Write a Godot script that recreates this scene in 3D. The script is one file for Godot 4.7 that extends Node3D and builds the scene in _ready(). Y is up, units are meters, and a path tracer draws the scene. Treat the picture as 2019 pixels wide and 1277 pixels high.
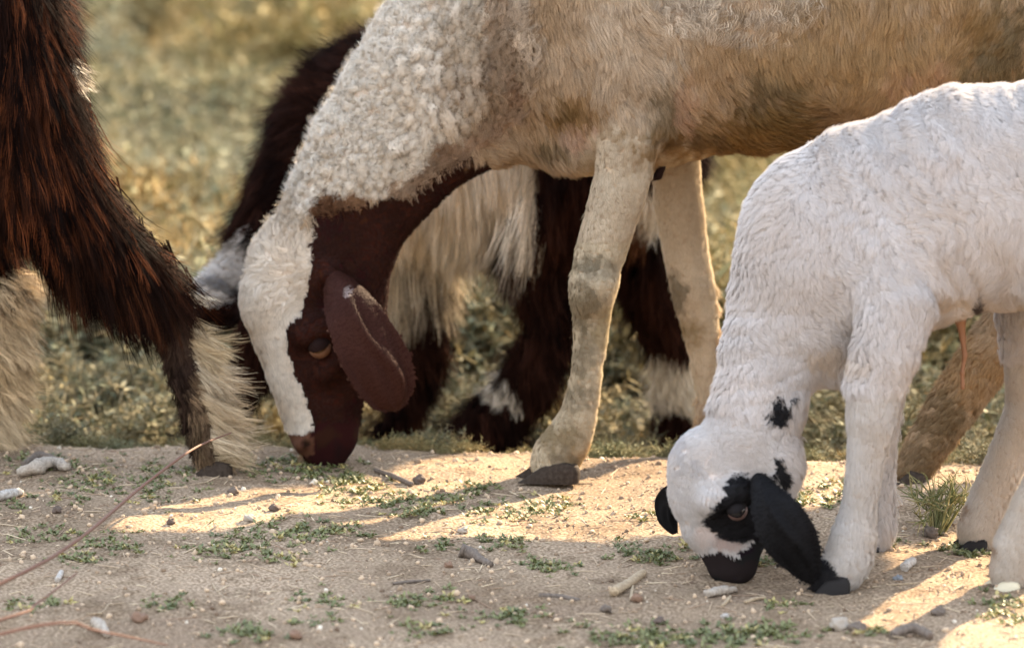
extends Node3D

# ---------------------------------------------------------------- camera geometry
# Pixel numbers below are those of a 2019 x 1277 picture; they are only a handy ruler: W() turns
# a point of that ruler and a distance (plane z) into metres in the place.
const F := 6800.0
const CX := 1009.5
const CY := 638.5
const PITCH := 0.1407
const EYE := Vector3(0, 0.75, 4.0)
var cam_right := Vector3.RIGHT
var cam_up := Vector3(0, cos(PITCH), -sin(PITCH))
var cam_fwd := Vector3(0, -sin(PITCH), -cos(PITCH))
var rng := RandomNumberGenerator.new()
var noise := FastNoiseLite.new()
var fine := FastNoiseLite.new()
var taken := {}
var M := {}
var T := {}

func W(px: float, py: float, z: float) -> Vector3:
	var d := cam_fwd + cam_right * ((px - CX) / F) + cam_up * ((CY - py) / F)
	return EYE + d * ((z - EYE.z) / d.z)

func mpp(px: float, py: float, z: float) -> float:      # metres per ruler unit there
	var d := cam_fwd + cam_right * ((px - CX) / F) + cam_up * ((CY - py) / F)
	return (z - EYE.z) / d.z / F

func G(px: float, py: float) -> Vector3:                # where that ray meets the ground
	var d := cam_fwd + cam_right * ((px - CX) / F) + cam_up * ((CY - py) / F)
	var p := EYE + d * (-EYE.y / d.y)
	for i in 6:
		var h := ground_y(p.x, p.z)
		p = EYE + d * ((h - EYE.y) / d.y)
	return p

func U(p: Vector3, z0: float) -> Vector2:               # side view of an animal: its own x, y on its own plane
	var q := Vector3(p.x, p.y, z0) - EYE
	var t := q.dot(cam_fwd)
	return Vector2(CX + q.dot(cam_right) / t * F, CY - q.dot(cam_up) / t * F)

# ---------------------------------------------------------------- naming
func numbered(called: String) -> String:
	if not taken.has(called):
		taken[called] = 0
		return called
	taken[called] += 1
	return "%s_%03d" % [called, taken[called]]

func tag(o: Node, label: String, category: String, group := "", kind := "") -> void:
	if label: o.set_meta("label", label)
	if category: o.set_meta("category", category)
	if group: o.set_meta("group", group)
	if kind: o.set_meta("kind", kind)

func thing(called: String, label: String, category: String, at := Vector3.ZERO, group := "") -> Node3D:
	var o := Node3D.new()
	o.name = numbered(called)
	add_child(o)
	o.position = at
	tag(o, label, category, group)
	return o

func put(called: String, mesh: Mesh, m: Material, parent: Node = self) -> MeshInstance3D:
	var o := MeshInstance3D.new()
	o.name = numbered(called) if parent == self else called
	o.mesh = mesh
	if m: o.material_override = m
	parent.add_child(o, true)
	return o

func put_copies(called: String, mesh: Mesh, m: Material, buf: PackedFloat32Array, parent: Node = self) -> MultiMeshInstance3D:
	var mm := MultiMesh.new()
	mm.transform_format = MultiMesh.TRANSFORM_3D
	mm.use_colors = true
	mm.mesh = mesh
	mm.instance_count = buf.size() / 16
	mm.buffer = buf
	var o := MultiMeshInstance3D.new()
	o.name = numbered(called) if parent == self else called
	o.multimesh = mm
	o.material_override = m
	parent.add_child(o, true)
	o.set_meta("kind", "stuff")
	return o

func push(buf: PackedFloat32Array, bx: Vector3, by: Vector3, bz: Vector3, o: Vector3, c: Color) -> void:
	buf.append_array(PackedFloat32Array([bx.x, by.x, bz.x, o.x, bx.y, by.y, bz.y, o.y, bx.z, by.z, bz.z, o.z, c.r, c.g, c.b, 1.0]))

func surf(v: PackedVector3Array, n: PackedVector3Array, idx: PackedInt32Array, col := PackedColorArray(), uv := PackedVector2Array()) -> ArrayMesh:
	var a := []
	a.resize(Mesh.ARRAY_MAX)
	a[Mesh.ARRAY_VERTEX] = v
	a[Mesh.ARRAY_NORMAL] = n
	if col.size(): a[Mesh.ARRAY_COLOR] = col
	if uv.size(): a[Mesh.ARRAY_TEX_UV] = uv
	a[Mesh.ARRAY_INDEX] = idx
	var m := ArrayMesh.new()
	m.add_surface_from_arrays(Mesh.PRIMITIVE_TRIANGLES, a)
	return m

func face_normals(v: PackedVector3Array, idx: PackedInt32Array) -> PackedVector3Array:
	var n := PackedVector3Array()
	n.resize(v.size())
	for i in range(0, idx.size(), 3):
		var a := idx[i]
		var b := idx[i + 1]
		var c := idx[i + 2]
		var f := (v[c] - v[a]).cross(v[b] - v[a])
		n[a] += f
		n[b] += f
		n[c] += f
	for i in n.size():
		n[i] = n[i].normalized()
	return n

# ---------------------------------------------------------------- bodies: joined tapered bones -> surface nets
class Field:
	var o: Vector3
	var h: float
	var nx: int
	var ny: int
	var nz: int
	var d: PackedFloat32Array
	func _init(lo: Vector3, hi: Vector3, cell: float) -> void:
		o = lo
		h = cell
		nx = int((hi.x - lo.x) / cell) + 2
		ny = int((hi.y - lo.y) / cell) + 2
		nz = int((hi.z - lo.z) / cell) + 2
		d.resize(nx * ny * nz)
		d.fill(1.0)

	# a tapered bone from a (radius ra) to b (rb); wide = its width across (z) over its depth; k = softness of the join; cut = carve it out
	func bone(a: Vector3, ra: float, b: Vector3, rb: float, k: float, wide := 1.0, cut := false) -> void:
		var r := maxf(ra, rb) * maxf(1.0, wide) + k + 2.5 * h
		var lo := (a.min(b) - Vector3.ONE * r - o) / h
		var hi := (a.max(b) + Vector3.ONE * r - o) / h
		var i0 := maxi(0, int(lo.x))
		var i1 := mini(nx - 1, int(hi.x) + 1)
		var j0 := maxi(0, int(lo.y))
		var j1 := mini(ny - 1, int(hi.y) + 1)
		var k0 := maxi(0, int(lo.z))
		var k1 := mini(nz - 1, int(hi.z) + 1)
		var iw := 1.0 / wide
		var bx := b.x - a.x
		var by := b.y - a.y
		var bz := (b.z - a.z) * iw
		var bb := maxf(bx * bx + by * by + bz * bz, 1e-9)
		var dr := rb - ra
		for kk in range(k0, k1 + 1):
			var pz := (o.z + kk * h - a.z) * iw
			for jj in range(j0, j1 + 1):
				var py := o.y + jj * h - a.y
				var at := (kk * ny + jj) * nx + i0
				var part := py * by + pz * bz
				var px := o.x + i0 * h - a.x
				for ii in range(i0, i1 + 1):
					var t := clampf((px * bx + part) / bb, 0.0, 1.0)
					var qx := px - bx * t
					var qy := py - by * t
					var qz := pz - bz * t
					var e := sqrt(qx * qx + qy * qy + qz * qz) - ra - dr * t
					var old := d[at]
					if cut:
						e = -e
						var m := k - absf(old - e)
						d[at] = maxf(old, e) if m <= 0.0 else maxf(old, e) + m * m / (4.0 * k)
					else:
						var m := k - absf(old - e)
						d[at] = minf(old, e) if m <= 0.0 else minf(old, e) - m * m / (4.0 * k)
					at += 1
					px += h

	func nets(v: PackedVector3Array, idx: PackedInt32Array) -> void:
		var id := PackedInt32Array()
		id.resize(d.size())
		var sy := nx
		var sz := nx * ny
		var lim := 2.2 * h
		var offs := [0, 1, sy, sy + 1, sz, sz + 1, sz + sy, sz + sy + 1]
		var e0 := [0, 2, 4, 6, 0, 1, 4, 5, 0, 1, 2, 3]
		var e1 := [1, 3, 5, 7, 2, 3, 6, 7, 4, 5, 6, 7]
		var g := PackedFloat32Array()
		g.resize(8)
		for kk in nz - 1:
			for jj in ny - 1:
				var at := (kk * ny + jj) * nx
				for ii in nx - 1:
					var c := at + ii
					var d0 := d[c]
					if d0 > lim or d0 < -lim:
						continue
					var neg := 0
					for q in 8:
						g[q] = d[c + offs[q]]
						if g[q] < 0.0: neg += 1
					if neg == 0 or neg == 8:
						continue
					var s := Vector3.ZERO
					var cnt := 0
					for q in 12:
						var a: int = e0[q]
						var b: int = e1[q]
						if (g[a] < 0.0) != (g[b] < 0.0):
							var t := g[a] / (g[a] - g[b])
							s += Vector3(a & 1, (a >> 1) & 1, a >> 2).lerp(Vector3(b & 1, (b >> 1) & 1, b >> 2), t)
							cnt += 1
					id[c] = v.size() + 1
					v.append(o + (Vector3(ii, jj, kk) + s / cnt) * h)
		for kk in range(1, nz - 1):
			for jj in range(1, ny - 1):
				var at := (kk * ny + jj) * nx
				for ii in range(1, nx - 1):
					var c := at + ii
					if id[c] == 0:
						continue
					var ins := d[c] < 0.0
					if ins != (d[c + 1] < 0.0):
						quad(idx, id[c - sy - sz], id[c - sz], id[c], id[c - sy], ins)
					if ins != (d[c + sy] < 0.0):
						quad(idx, id[c - sz - 1], id[c - 1], id[c], id[c - sz], ins)
					if ins != (d[c + sz] < 0.0):
						quad(idx, id[c - 1 - sy], id[c - sy], id[c], id[c - 1], ins)

	func quad(idx: PackedInt32Array, a: int, b: int, c: int, e: int, out_: bool) -> void:
		if a == 0 or b == 0 or c == 0 or e == 0:
			return
		if out_:
			idx.append_array(PackedInt32Array([a - 1, c - 1, b - 1, a - 1, e - 1, c - 1]))
		else:
			idx.append_array(PackedInt32Array([a - 1, b - 1, c - 1, a - 1, c - 1, e - 1]))

# chain of bones given as [x, y, z, radius] in ruler units (z in metres): built tight by itself, then joined softly (k) to the body
func chain(f: Field, pts: Array, k: float, wide := 1.0) -> void:
	var lo := Vector3(1e3, 1e3, 1e3)
	var hi := -lo
	for p in pts:
		var w := W(p[0], p[1], p[2])
		var r: float = p[3] * mpp(p[0], p[1], p[2]) + k + 3.0 * f.h
		lo = lo.min(w - Vector3.ONE * r)
		hi = hi.max(w + Vector3.ONE * r)
	var i0 := maxi(0, int((lo.x - f.o.x) / f.h))
	var j0 := maxi(0, int((lo.y - f.o.y) / f.h))
	var k0 := maxi(0, int((lo.z - f.o.z) / f.h))
	var g := Field.new(f.o + Vector3(i0, j0, k0) * f.h, hi.min(f.o + Vector3(f.nx - 2, f.ny - 2, f.nz - 2) * f.h), f.h)
	for i in maxi(1, pts.size() - 1):
		var a = pts[i]
		var b = pts[mini(i + 1, pts.size() - 1)]
		g.bone(W(a[0], a[1], a[2]), a[3] * mpp(a[0], a[1], a[2]), W(b[0], b[1], b[2]), b[3] * mpp(b[0], b[1], b[2]), 0.003, wide)
	for kk in g.nz:
		if kk + k0 >= f.nz: break
		for jj in g.ny:
			if jj + j0 >= f.ny: break
			var s := (kk * g.ny + jj) * g.nx
			var at := ((kk + k0) * f.ny + jj + j0) * f.nx + i0
			for ii in mini(g.nx, f.nx - i0):
				var e := g.d[s + ii]
				if e < 0.9:
					var old := f.d[at + ii]
					var m := k - absf(old - e)
					f.d[at + ii] = minf(old, e) if m <= 0.0 else minf(old, e) - m * m / (4.0 * k)

# ---------------------------------------------------------------- hair
# One tuft: locks of strands standing along +y (length 1), spread over a disc of radius 1, outer side +z.
func tuft(locks: int, per: int, segs: int, seed_: int, width: float, bend: float, wave: float, gather: float, short: float, tone := 0.34) -> ArrayMesh:
	var r := RandomNumberGenerator.new()
	r.seed = seed_
	var v := PackedVector3Array()
	var nn := PackedVector3Array()
	var cc := PackedColorArray()
	var idx := PackedInt32Array()
	for k in locks:
		var ka := r.randf() * TAU
		var kr := sqrt(r.randf()) * 0.85
		var heart := Vector3(cos(ka) * kr, 0, sin(ka) * kr * 0.7)
		var klean := Vector3(r.randf_range(-1, 1), 0, r.randf_range(-1, 1)) * bend
		var kcurl := Vector3(r.randf_range(-1, 1), 0, r.randf_range(-0.6, 0.6)) * bend
		var kl := r.randf_range(short, 1.0)
		var kp := r.randf() * TAU
		for s in per:
			var an := r.randf() * TAU
			var rad := sqrt(r.randf()) * 0.42
			var off := Vector3(cos(an) * rad, 0, sin(an) * rad * 0.7)
			var l := kl * r.randf_range(0.72, 1.0)
			var phi := r.randf_range(-0.9, 0.9)
			var side := Vector3(cos(phi), 0, sin(phi))
			var ng := Vector3(-sin(phi), 0, cos(phi))
			var lean := klean + Vector3(r.randf_range(-1, 1), 0, r.randf_range(-1, 1)) * bend * 0.35
			var w := width * r.randf_range(0.6, 1.2)
			var b := v.size()
			var sh := r.randf_range(1.0 - tone * 1.15, 1.0 + tone * 0.85)
			for q in segs + 1:
				var t := float(q) / segs
				var c := heart + off * (1.0 - gather * t) + lean * t + kcurl * t * t + Vector3(sin(kp + t * 7.0), 0, cos(kp + t * 6.0)) * wave * t
				c.y = -0.06 + l * t * (1.0 - 0.12 * bend * t)
				var ww := w * (1.0 - 0.85 * pow(t, 1.6))
				v.append(c - side * ww)
				v.append(c + side * ww)
				var base := (Vector3(0, 0.12, 1.0) + ng * 0.55).normalized()
				cc.append(Color(sh, sh, sh))
				cc.append(Color(sh, sh, sh))
				nn.append((base - side * 0.45).normalized())
				nn.append((base + side * 0.45).normalized())
			for q in segs:
				var i := b + q * 2
				idx.append_array(PackedInt32Array([i, i + 2, i + 1, i + 1, i + 2, i + 3]))
	return surf(v, nn, idx, cc)

# one puff of curly fleece: a lumpy ball with fibres curling off it
func puff(seed_: int) -> ArrayMesh:
	var r := RandomNumberGenerator.new()
	r.seed = seed_
	var ns := FastNoiseLite.new()
	ns.seed = seed_
	ns.frequency = 0.9
	var v := PackedVector3Array()
	var idx := PackedInt32Array()
	var rows := 7
	var cols := 10
	for i in rows + 1:
		for j in cols:
			var th := PI * i / rows
			var ph := TAU * j / cols
			var d := Vector3(sin(th) * cos(ph), cos(th), sin(th) * sin(ph))
			v.append(d * 0.8 * (1.0 + 0.7 * ns.get_noise_3dv(d * 1.6)) * Vector3(1, 0.8, 1))
	for i in rows:
		for j in cols:
			var a := i * cols + j
			var b := i * cols + (j + 1) % cols
			idx.append_array(PackedInt32Array([a, b, a + cols, b, b + cols, a + cols]))
	var nn := face_normals(v, idx)
	if nn[3 * cols].dot(v[3 * cols]) < 0:
		for i in range(0, idx.size(), 3):
			var q := idx[i]
			idx[i] = idx[i + 1]
			idx[i + 1] = q
		nn = face_normals(v, idx)
	for s in 210:
		var d := Vector3(r.randfn(), absf(r.randfn()) * 1.1 - 0.15, r.randfn()).normalized()
		var t1 := d.cross(Vector3(r.randfn(), r.randfn(), r.randfn())).normalized()
		var t2 := d.cross(t1)
		var b := v.size()
		var l := r.randf_range(0.25, 0.75)
		var ph := r.randf() * TAU
		var tw := r.randf_range(2.0, 5.5)
		for q in 5:
			var t := q / 4.0
			var c := d * (0.7 + l * t) + (t1 * sin(ph + t * tw) + t2 * cos(ph + t * tw)) * 0.32 * t
			var w := 0.045 * (1.0 - 0.75 * t)
			for e in 3:
				var o := t1 * cos(e * TAU / 3) + t2 * sin(e * TAU / 3)
				v.append(c + o * w)
				nn.append((d + o * 0.5).normalized())
		for q in 4:
			for e in 3:
				var i := b + q * 3 + e
				var j := b + q * 3 + (e + 1) % 3
				idx.append_array(PackedInt32Array([i, i + 3, j, j, i + 3, j + 3]))
	return surf(v, nn, idx)

# an animal's coat: where each tuft of hair stands, how it lies, its colour
# an = {z0, zones:[{poly,col,alt,len,wid,lift,kind,dens}], base:{...}, stains:[[x,y,rx,ry,col,amount]], flow:[[x,y,dx,dy]], rag}
func zone_at(an: Dictionary, uv: Vector2) -> Dictionary:
	var rag: float = an.rag
	var q := uv + Vector2(noise.get_noise_2d(uv.x * 1.3, uv.y * 1.3), noise.get_noise_2d(uv.x * 1.3 + 500.0, uv.y * 1.3)) * rag
	for z in an.zones:
		var box: Rect2 = z.box
		if box.has_point(q) and Geometry2D.is_point_in_polygon(q, z.poly):
			return z
	return an.base

func tint(an: Dictionary, z: Dictionary, uv: Vector2) -> Color:
	var c: Color = z.col
	c = c.lerp(z.alt, clampf(0.5 + 0.9 * noise.get_noise_2d(uv.x * 0.8 + 900.0, uv.y * 0.8), 0.0, 1.0))
	if z.get("stain", true):
		for s in an.stains:
			var dx: float = (uv.x - s[0]) / s[2]
			var dy: float = (uv.y - s[1]) / s[3]
			var e := dx * dx + dy * dy
			if e < 2.2:
				e += 1.0 * noise.get_noise_2d(uv.x * 2.0 + s[0], uv.y * 1.2) + 0.9 * fine.get_noise_2d(uv.x * 0.9, uv.y * 0.5 + s[0])
				c = c.lerp(s[4], clampf((1.3 - e) * 1.0, 0.0, 1.0) * s[5])
	return c

func flow_at(an: Dictionary, uv: Vector2) -> Vector2:
	var f := Vector2.ZERO
	for s in an.flow:
		var dx: float = uv.x - s[0]
		var dy: float = uv.y - s[1]
		var w := 1.0 / (dx * dx + dy * dy + 900.0)
		w *= w
		f += Vector2(s[2], s[3]) * w
	f = f.normalized()
	var sw: float = an.get("swirl", 0.3)
	return f.rotated(sw * noise.get_noise_2d(uv.x * 0.7 - 300.0, uv.y * 0.7) * 2.0)

func box_zones(an: Dictionary) -> void:
	for z in an.zones:
		var b := Rect2(z.poly[0], Vector2.ZERO)
		for p in z.poly: b = b.expand(p)
		z.box = b

func coat(an: Dictionary, v: PackedVector3Array, n: PackedVector3Array, idx: PackedInt32Array, dens: float, out: Dictionary) -> void:
	for i in range(0, idx.size(), 3):
		var a := v[idx[i]]
		var b := v[idx[i + 1]]
		var c := v[idx[i + 2]]
		var area := 0.5 * (b - a).cross(c - a).length()
		var mid := U((a + b + c) / 3.0, an.z0)
		var nrm := (n[idx[i]] + n[idx[i + 1]] + n[idx[i + 2]]).normalized()
		var thin := 1.0
		if mid.x < -250 or mid.x > 2270 or mid.y < -250 or nrm.z < -0.45:
			thin = 0.2
		var z0 := zone_at(an, mid)
		var want: float = area * dens / 2.9 * z0.dens * thin
		var cnt := int(want + rng.randf())
		for q in cnt:
			var s := sqrt(rng.randf())
			var t := rng.randf()
			var p := a * (1.0 - s) + b * (s * (1.0 - t)) + c * (s * t)
			nrm = (n[idx[i]] * (1.0 - s) + n[idx[i + 1]] * (s * (1.0 - t)) + n[idx[i + 2]] * (s * t)).normalized()
			var uv := U(p, an.z0)
			var z := zone_at(an, uv)
			var kind: String = z.kind
			if kind == "":
				continue
			var f: Vector2 = z.get("comb", Vector2.ZERO)
			if f == Vector2.ZERO: f = flow_at(an, uv)
			var fl := Vector3(f.x, -f.y, 0.25 * nrm.z) - Vector3(0, z.get("fall", 0.0), 0)
			fl += Vector3(rng.randfn(), rng.randfn(), rng.randfn()) * z.get("mess", 0.12)
			fl = (fl - nrm * fl.dot(nrm)).normalized()
			var lift: float = z.lift + rng.randf_range(-0.1, 0.1)
			var y := (fl * cos(lift) + nrm * sin(lift)).normalized()
			var g: float = z.get("hang", 0.0)
			if g > 0.0:
				y = (y + Vector3(0, -g, 0)).normalized()
			var x := y.cross(nrm).normalized()
			var zz := x.cross(y)
			var l: float = z.len * rng.randf_range(0.75, 1.25)
			var w: float = z.wid * 1.7 * rng.randf_range(0.8, 1.2)
			if thin < 1.0:
				w *= 2.0
				l *= 1.2
			if rng.randf() < 0.5: x = -x
			var cl := tint(an, z, uv)
			var br: float = 1.0 + rng.randfn() * z.get("vary", 0.08)
			br *= 1.0 + z.get("blotch", 0.2) * fine.get_noise_2d(uv.x * 2.0, uv.y * 2.0)
			if x.dot(y.cross(zz)) < 0.0:
				x = -x
			cl = Color(cl.r * br, cl.g * br, cl.b * br)
			if z.has("streak"): cl = cl.lerp(z.streak, pow(rng.randf(), 7.0))
			if not out.has(kind): out[kind] = PackedFloat32Array()
			push(out[kind], x * w, y * l, zz * w, p + nrm * z.get("off", 0.0012), cl)

func skin_colors(an: Dictionary, v: PackedVector3Array) -> PackedColorArray:
	var c := PackedColorArray()
	c.resize(v.size())
	for i in v.size():
		var uv := U(v[i], an.z0)
		var z := zone_at(an, uv)
		c[i] = tint(an, z, uv)
		if z.get("name", "") == "wool":                          # dirt in the partings of the fleece, more of it low on the neck
			c[i] = c[i].lerp(Color(0.13, 0.08, 0.045), 0.25 + 0.6 * clampf((uv.x - 640.0 + (uv.y - 300.0) * 0.4) / 320.0, 0.0, 1.0))
	return c

func zone(poly: PackedVector2Array, col: Color, alt: Color, len_: float, wid: float, lift: float, kind: String, dens: float, more := {}) -> Dictionary:
	var z := {"poly": poly, "col": col, "alt": alt, "len": len_, "wid": wid, "lift": lift, "kind": kind, "dens": dens}
	z.merge(more, true)
	return z

func P2(a: Array) -> PackedVector2Array:
	var o := PackedVector2Array()
	for i in range(0, a.size(), 2):
		o.append(Vector2(a[i], a[i + 1]))
	return o

# spread puffs of fleece with even spacing over the triangles that lie in a zone
func fleece(an: Dictionary, v: PackedVector3Array, n: PackedVector3Array, idx: PackedInt32Array, zname: String, buf: PackedFloat32Array) -> void:
	var used := {}
	for pass_ in 3:
		for i in range(0, idx.size(), 3):
			var a := v[idx[i]]
			var b := v[idx[i + 1]]
			var c := v[idx[i + 2]]
			for q in 2:
				var s := sqrt(rng.randf())
				var t := rng.randf()
				var p := a * (1.0 - s) + b * (s * (1.0 - t)) + c * (s * t)
				var uv := U(p, an.z0)
				var z := zone_at(an, uv)
				if z.get("name", "") != zname:
					continue
				var near: float = clampf((uv.x - 640.0 + (uv.y - 300.0) * 0.4) / 320.0, 0.0, 1.0)
				var gap := lerpf(0.0072, 0.0135, near) * (1.0 + 0.55 * noise.get_noise_2d(uv.x * 2.2 + 60.0, uv.y * 2.2))
				if near > 0.3 and absf(noise.get_noise_2d(uv.x * 1.5 + 30.0, uv.y * 1.0)) < 0.02 + 0.03 * near: continue
				var cell := Vector3i((p / 0.012).floor())
				var clash := false
				for dx in [-1, 0, 1]:
					for dy in [-1, 0, 1]:
						for dz in [-1, 0, 1]:
							var key := cell + Vector3i(dx, dy, dz)
							if used.has(key):
								for e in used[key]:
									if (e as Vector3).distance_squared_to(p) < gap * gap:
										clash = true
				if clash:
					continue
				if not used.has(cell): used[cell] = []
				used[cell].append(p)
				var nrm := (n[idx[i]] + n[idx[i + 1]] + n[idx[i + 2]]).normalized()
				var y := (nrm + Vector3(rng.randfn(), rng.randfn(), rng.randfn()) * 0.18).normalized()
				var f := flow_at(an, uv)
				var x := Vector3(f.x, -f.y, 0)
				x = (x - y * x.dot(y)).normalized()
				var zz := x.cross(y)
				var w := gap * lerpf(rng.randf_range(0.6, 1.12), rng.randf_range(0.5, 0.9), near)
				var stretch := 1.0 + near * near * rng.randf_range(0.3, 1.5)
				var cl := tint(an, z, uv)
				var br := 1.0 + rng.randfn() * 0.06
				push(buf, x * w * stretch, y * w * rng.randf_range(0.9, 1.5), zz * w * (1.0 - 0.15 * near), p - nrm * 0.0028, Color(cl.r * br, cl.g * br, cl.b * br))

# ---------------------------------------------------------------- materials
func mat(c: Color, rough := 0.9, vc := false) -> StandardMaterial3D:
	var m := StandardMaterial3D.new()
	m.albedo_color = c.linear_to_srgb()
	m.roughness = rough
	m.vertex_color_use_as_albedo = vc
	return m

func hair_mat(rough: float, glow: float, spec := 0.4) -> StandardMaterial3D:
	var m := mat(Color.WHITE, rough, true)
	m.metallic_specular = spec
	m.backlight_enabled = true
	m.backlight = Color(glow, glow, glow)
	m.cull_mode = BaseMaterial3D.CULL_DISABLED
	return m

func noise_tex(freq: float, seed_: int, size := 512, octaves := 5, ramp: Gradient = null, normal := false, type := FastNoiseLite.TYPE_SIMPLEX_SMOOTH) -> NoiseTexture2D:
	var n := FastNoiseLite.new()
	n.noise_type = type
	n.frequency = freq
	n.seed = seed_
	n.fractal_octaves = octaves
	var t := NoiseTexture2D.new()
	t.width = size
	t.height = size
	t.seamless = true
	t.noise = n
	t.color_ramp = ramp
	t.as_normal_map = normal
	return t

# ---------------------------------------------------------------- ground
func ground_y(x: float, z: float) -> float:
	var y := 0.010 * noise.get_noise_2d(x * 90.0, z * 90.0 + 50.0) + 0.008 * noise.get_noise_2d(x * 420.0 + 70.0, z * 420.0)
	y += 0.0034 * fine.get_noise_2d(x * 700.0, z * 700.0) * (0.6 + noise.get_noise_2d(x * 300.0, z * 300.0 + 90.0))
	var edge := clampf(-0.125 + 0.17 * x, -0.23, -0.05) + 0.025 * sin(x * 9.0)
	y -= 0.09 * smoothstep(edge, edge - 0.42, z)
	if z < -3.0:
		y += 0.25 * noise.get_noise_2d(x * 6.0, z * 6.0) * smoothstep(-3.0, -9.0, z)
	return y

func axis_points(near_lo: float, near_hi: float, step: float, reach: float) -> PackedFloat32Array:
	var lo := PackedFloat32Array()
	var s := step
	var x := near_lo
	while x > -reach:
		s *= 1.22
		x -= s
		lo.append(x)
	lo.reverse()
	x = near_lo
	while x < near_hi:
		lo.append(x)
		x += step
	s = step
	while x < reach:
		lo.append(x)
		s *= 1.22
		x += s
	lo.append(x)
	return lo

func build_ground() -> void:
	var xs := axis_points(-0.8, 0.8, 0.0065, 400.0)
	var zs := axis_points(-0.75, 1.0, 0.0065, 400.0)
	var v := PackedVector3Array()
	var uv := PackedVector2Array()
	var col := PackedColorArray()
	for z in zs:
		for x in xs:
			v.append(Vector3(x, ground_y(x, z), z))
			uv.append(Vector2(x, z))
			var t := clampf(0.5 + noise.get_noise_2d(x * 260.0, z * 260.0) * 1.1, 0.0, 1.0)
			var c := Color(0.355, 0.262, 0.175).lerp(Color(0.245, 0.176, 0.115), t)
			var li := smoothstep(0.12, 0.4, noise.get_noise_2d(x * 700.0 + 400.0, z * 700.0) + 0.5 * fine.get_noise_2d(x * 500.0, z * 500.0))
			c = c.lerp(Color(0.17, 0.115, 0.07), li * 0.6)
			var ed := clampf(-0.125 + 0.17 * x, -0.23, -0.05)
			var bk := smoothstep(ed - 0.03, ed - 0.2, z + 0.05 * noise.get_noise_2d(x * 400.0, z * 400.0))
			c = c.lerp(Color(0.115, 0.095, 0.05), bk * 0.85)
			col.append(c)
	var idx := PackedInt32Array()
	var w := xs.size()
	for j in zs.size() - 1:
		for i in w - 1:
			var a := j * w + i
			idx.append_array(PackedInt32Array([a, a + 1, a + w, a + 1, a + w + 1, a + w]))
	var n := face_normals(v, idx)
	if n[0].y < 0:
		for i in n.size(): n[i] = -n[i]
		for i in range(0, idx.size(), 3):
			var q := idx[i]
			idx[i] = idx[i + 1]
			idx[i + 1] = q
	var m := mat(Color.WHITE, 0.95, true)
	var g := Gradient.new()
	g.set_color(0, Color(0.7, 0.68, 0.66))
	g.set_color(1, Color(1.0, 1.0, 1.0))
	g.set_offset(0, 0.25)
	g.set_offset(1, 0.7)
	m.albedo_texture = noise_tex(0.06, 4, 1024, 4, g)
	m.uv1_scale = Vector3(3.1, 3.1, 1)
	m.normal_enabled = true
	m.normal_texture = noise_tex(0.05, 9, 1024, 5, null, true)
	m.normal_scale = 0.35
	m.metallic_specular = 0.2
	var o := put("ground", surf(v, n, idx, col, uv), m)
	tag(o, "bare sandy ground with low crest behind the hooves", "ground", "", "structure")

# a three-sided spike or stem from a to b
func spike(v: PackedVector3Array, n: PackedVector3Array, c: PackedColorArray, idx: PackedInt32Array, a: Vector3, b: Vector3, r0: float, r1: float, ca: Color, cb: Color) -> void:
	var d := (b - a).normalized()
	var s := d.cross(Vector3(0.31, 0.2, 0.93)).normalized()
	var t := d.cross(s)
	var at := v.size()
	for k in 3:
		var q := s * cos(k * TAU / 3) + t * sin(k * TAU / 3)
		v.append(a + q * r0)
		n.append(q)
		c.append(ca)
		v.append(b + q * r1)
		n.append(q)
		c.append(cb)
	for k in 3:
		var i := at + k * 2
		var j := at + ((k + 1) % 3) * 2
		idx.append_array(PackedInt32Array([i, i + 1, j, j, i + 1, j + 1]))

func flat_leaf(v: PackedVector3Array, n: PackedVector3Array, c: PackedColorArray, idx: PackedInt32Array, a: Vector3, d: Vector3, l: float, w: float, up: Vector3, col: Color) -> void:
	var s := d.cross(up).normalized()
	var nn := s.cross(d).normalized()
	var at := v.size()
	for q in [a, a + d * l * 0.45 + s * w + nn * l * 0.06, a + d * l * 0.45 - s * w + nn * l * 0.06, a + d * l]:
		v.append(q)
		n.append(nn)
		c.append(col)
	idx.append_array(PackedInt32Array([at, at + 2, at + 1, at + 2, at + 3, at + 1]))

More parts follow.
